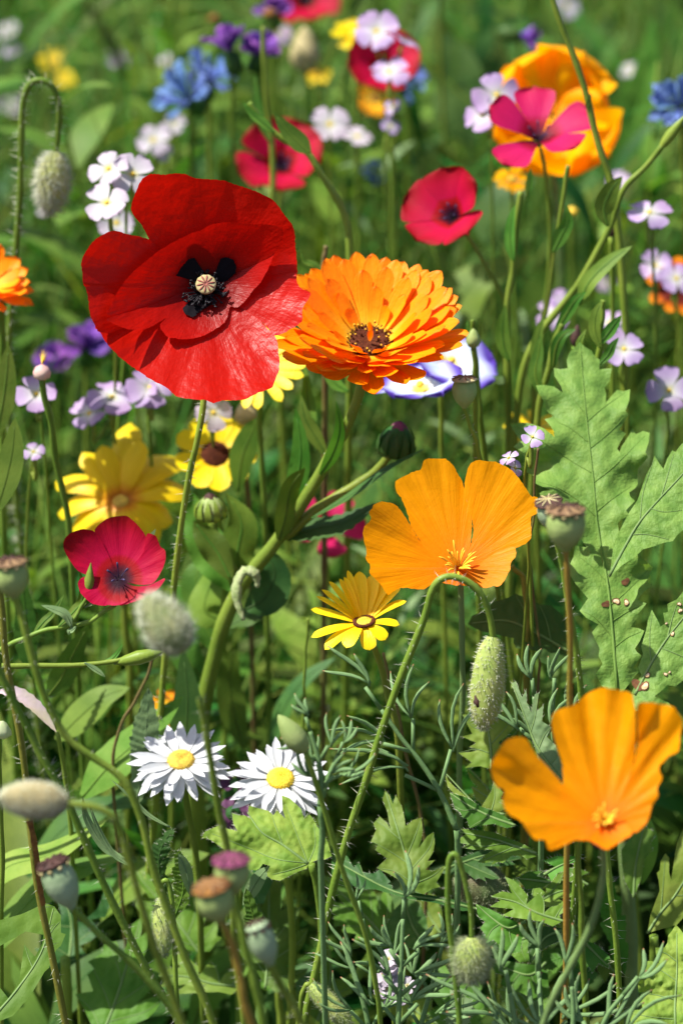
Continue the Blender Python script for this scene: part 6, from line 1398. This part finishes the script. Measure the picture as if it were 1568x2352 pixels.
# ================================================================== MEADOW BEHIND
def depth_of(V): return (V - CAM) @ FV
leafy = []
for v in range(7):
    random.seed(100 + v)
    h = random.uniform(.3, .44); bend = random.uniform(-.06, .06); b2_ = random.uniform(-.04, .04)
    P = np.array([[bend * f ** 2, b2_ * f ** 2, h * f] for f in np.linspace(0, 1, 16)])
    ms_ = MB(); tube(ms_, P, np.linspace(.0011, .0005, 16), 6)
    ml = MB(); nl = random.randint(14, 24)
    big = v % 3 == 0
    for i in range(nl):
        f = .18 + .8 * i / nl; p = P[int(f * 15)]; a = i * 2.4 + random.random()
        L = random.uniform(.025, .05) * (1.5 if big else 1) * (1.15 - .5 * f); o = np.array([math.cos(a), math.sin(a), 0])
        q = np.array([p + o * L * s * (.6 + .25 * s) + np.array([0, 0, L * (.75 * s - .35 * s * s)]) for s in np.linspace(0, 1, 8)])
        blade(ml, q, lance(8, L * (.16 if big else .09) * random.uniform(.8, 1.2), .45, .2), np.array([-o[0] * .6, -o[1] * .6, 1.0]), 3, cup=.2)
    leafy.append((ms_.mesh('stem', G_STEM, True, False)[0], ml.mesh('foliage', [G_LEAF, G_LEAFY, G_LEAFD, G_LEAF, G_BLUEL, G_LEAF, G_LEAFY][v], True, False)[0], h, ['tall stalk with broad mid-green leaves in the blurred meadow', 'stalk with narrow yellow-green leaves in the blurred meadow', 'stalk with narrow deep green leaves in the blurred meadow', 'stalk with broad fresh green leaves, bent, in the blurred meadow', 'stalk with narrow grey-green leaves in the blurred meadow', 'stalk with thin mid-green leaves in the blurred meadow', 'stalk with broad yellow-green leaves in the blurred meadow'][v]))
random.seed(77)
n_l = 0
while n_l < 235:
    y = 1.03 + 1.6 * random.random() ** 1.9; x = random.uniform(-.2, .2) * (y + .5) * 1.15
    sm_, lm_, h, lab_ = random.choice(leafy); s = random.uniform(.75, 1.15)
    zt = h * s
    if y > 1.3: s *= random.uniform(1.0, 1.35); zt = h * s
    if (y * FV[1] + (zt - CAM_H) * FV[2]) < (1.3 if zt > .42 else 1.17): continue
    p = plant('leafy_stalk', lab_, 'plant', (x, y), lab_.split(' in the')[0].replace('stalk', 'stalks'))
    M_ = Matrix.Translation((x, y, 0)) @ Matrix.Rotation(random.random() * 6.28, 4, 'Z') @ Matrix.Rotation(random.gauss(0, .1), 4, 'X') @ Matrix.Scale(s, 4)
    inst('stem', sm_, p, M_); o = inst('foliage', lm_, p, M_); o['kind'] = 'stuff'
    n_l += 1

_cr = np.random.default_rng(5); _cw = [(_cr.random() * 6.28, _cr.uniform(18, 70), _cr.random() * 6.28) for _ in range(10)]
def clump(x, y):
    return sum(np.sin((x * math.cos(a) + y * math.sin(a)) * f + p) for a, f, p in _cw) / 2.6
def field(n, y0, y1, yp, spread, hmin, hmax, w0, w1, nseg, lean, droop, mat, name, label, dmin=1.19, hpow=1.0, broad=False, z0=(0, 0), cols=2, kind='stuff', clumpy=True):
    u = rng.random(n) ** yp; y = y0 + (y1 - y0) * u
    x = (rng.random(n) * 2 - 1) * spread * (y + .45)
    h = hmin + (hmax - hmin) * rng.random(n) ** hpow
    cl = clump(x, y)
    if clumpy:
        k_ = cl > -.55 + rng.normal(0, .12, n); y = y[k_]; x = x[k_]; cl = cl[k_]; n = len(x)
        h = (hmin + (hmax - hmin) * rng.random(n) ** hpow) * (1 + .22 * cl)
    a = rng.random(n) * 6.283; ln = np.abs(rng.normal(0, lean, n)); dr = rng.uniform(droop[0], droop[1], n)
    o = np.stack([np.cos(a), np.sin(a), 0 * a], -1)
    f = np.linspace(0, 1, nseg)
    hor = ln[:, None] * f + dr[:, None] * f ** 2.3
    ver = f[None] * 1.0 - (dr[:, None] * .55) * f ** 3
    zb = rng.uniform(z0[0], z0[1], n)
    C = np.stack([x, y, zb], -1)[:, None] + h[:, None, None] * (hor[..., None] * o[:, None] + ver[..., None] * np.array([0, 0, 1.0]))
    tw = a + math.pi / 2 + rng.normal(0, .6, n)
    sd = np.stack([np.cos(tw), np.sin(tw), 0 * a], -1)
    w = rng.uniform(w0, w1, n)
    if broad: prof = np.array([.25, .6, .95, 1, .85, .5, .04]) if nseg == 7 else lance(nseg, 1, .45, .25)
    else: prof = (1 - f ** 2.2) * .98 + .02
    W = w[:, None] * prof[None]
    keep = (depth_of(C).min(1) > dmin)
    if broad:
        nrm = np.cross(np.gradient(C, axis=1), sd[:, None]); nrm = unit(nrm)
        V = np.stack([C - sd[:, None] * W[..., None] + nrm * (W * .25)[..., None], C, C + sd[:, None] * W[..., None] + nrm * (W * .25)[..., None]], 2); k = 3
    else:
        V = np.stack([C - sd[:, None] * W[..., None], C + sd[:, None] * W[..., None]], 2); k = 2
    V = V[keep]; m = len(V)
    rnd_ = rng.random(m)
    uv = np.stack(np.broadcast_arrays(rnd_[:, None, None], f[None, :, None], np.zeros((1, 1, k)))[:2], -1)
    i = np.arange(nseg - 1)[:, None] * k; j = np.arange(k - 1)[None]
    q1 = np.stack([i + j, i + j + 1, i + k + j + 1, i + k + j], -1).reshape(-1, 4)
    q = (np.arange(m)[:, None, None] * (nseg * k) + q1[None]).reshape(-1, 4)
    mb = MB(); mb.add(V.reshape(-1, 3), q, None, uv.reshape(-1, 2))
    return tag(part(name, mb, mat), label, None, None, kind)
field(9000, 1.22, 2.3, 1.2, .3, .34, .56, .0005, .0014, 7, .16, (.05, .6), G_GRASS, 'tall_grass', 'tall grass standing close behind the flowers', dmin=1.3)
field(900, 1.3, 2.2, 1.2, .3, .05, .1, .003, .007, 7, .5, (.2, .8), G_UNDER, 'high_foliage', 'small leaves high among the grass', broad=True, dmin=1.33, z0=(.28, .42))
field(1100, .86, 1.3, 1.0, .32, .05, .11, .004, .010, 7, .5, (.2, .9), G_UNDER, 'low_foliage', 'green leaves crowding between the foreground stalks', broad=True, dmin=1.1, z0=(.05, .24))
field(9000, .98, 1.7, 1.2, .3, .22, .42, .0004, .0010, 7, .22, (.1, .9), G_GRASS, 'fine_grass', 'fine bright grass stems arching between the flowers')
field(42000, .95, 3.6, 1.4, .3, .16, .42, .0006, .0017, 6, .2, (.05, .6), G_GRASS, 'meadow_grass', 'thin green grass blades filling the meadow', hpow=.8)
field(5200, .95, 2.1, 1.3, .3, .05, .15, .006, .017, 7, .45, (.2, .9), G_UNDER, 'undergrowth', 'broad low green leaves under the flowers', broad=True, z0=(0, .16))
field(1300, 1.05, 1.9, 1.3, .3, .06, .13, .004, .010, 7, .5, (.2, .8), G_UNDER, 'upper_foliage', 'loose green leaves between the stems', broad=True, z0=(.14, .27))
field(700, .95, 1.9, 1.2, .3, .07, .15, .010, .022, 7, .5, (.2, .9), G_UNDER, 'broad_undergrowth', 'large soft green leaves low in the meadow', broad=True, z0=(0, .13))
field(2200, 1.0, 2.6, 1.3, .3, .12, .3, .0004, .0009, 6, .3, (.05, .8), STRAW, 'dry_stalks', 'thin dry brown stalks among the grass')
field(1500, .8, 3.0, 1.3, .3, .05, .2, .0007, .0016, 5, 1.2, (.1, .8), STRAW, 'dry_straw', 'dry straw and litter on the soil', dmin=1.15)
field(9000, 3.2, 6.5, 1.0, .45, .18, .42, .002, .005, 5, .25, (.05, .5), G_GRASS, 'far_grass', 'tall grass of the meadow further back')
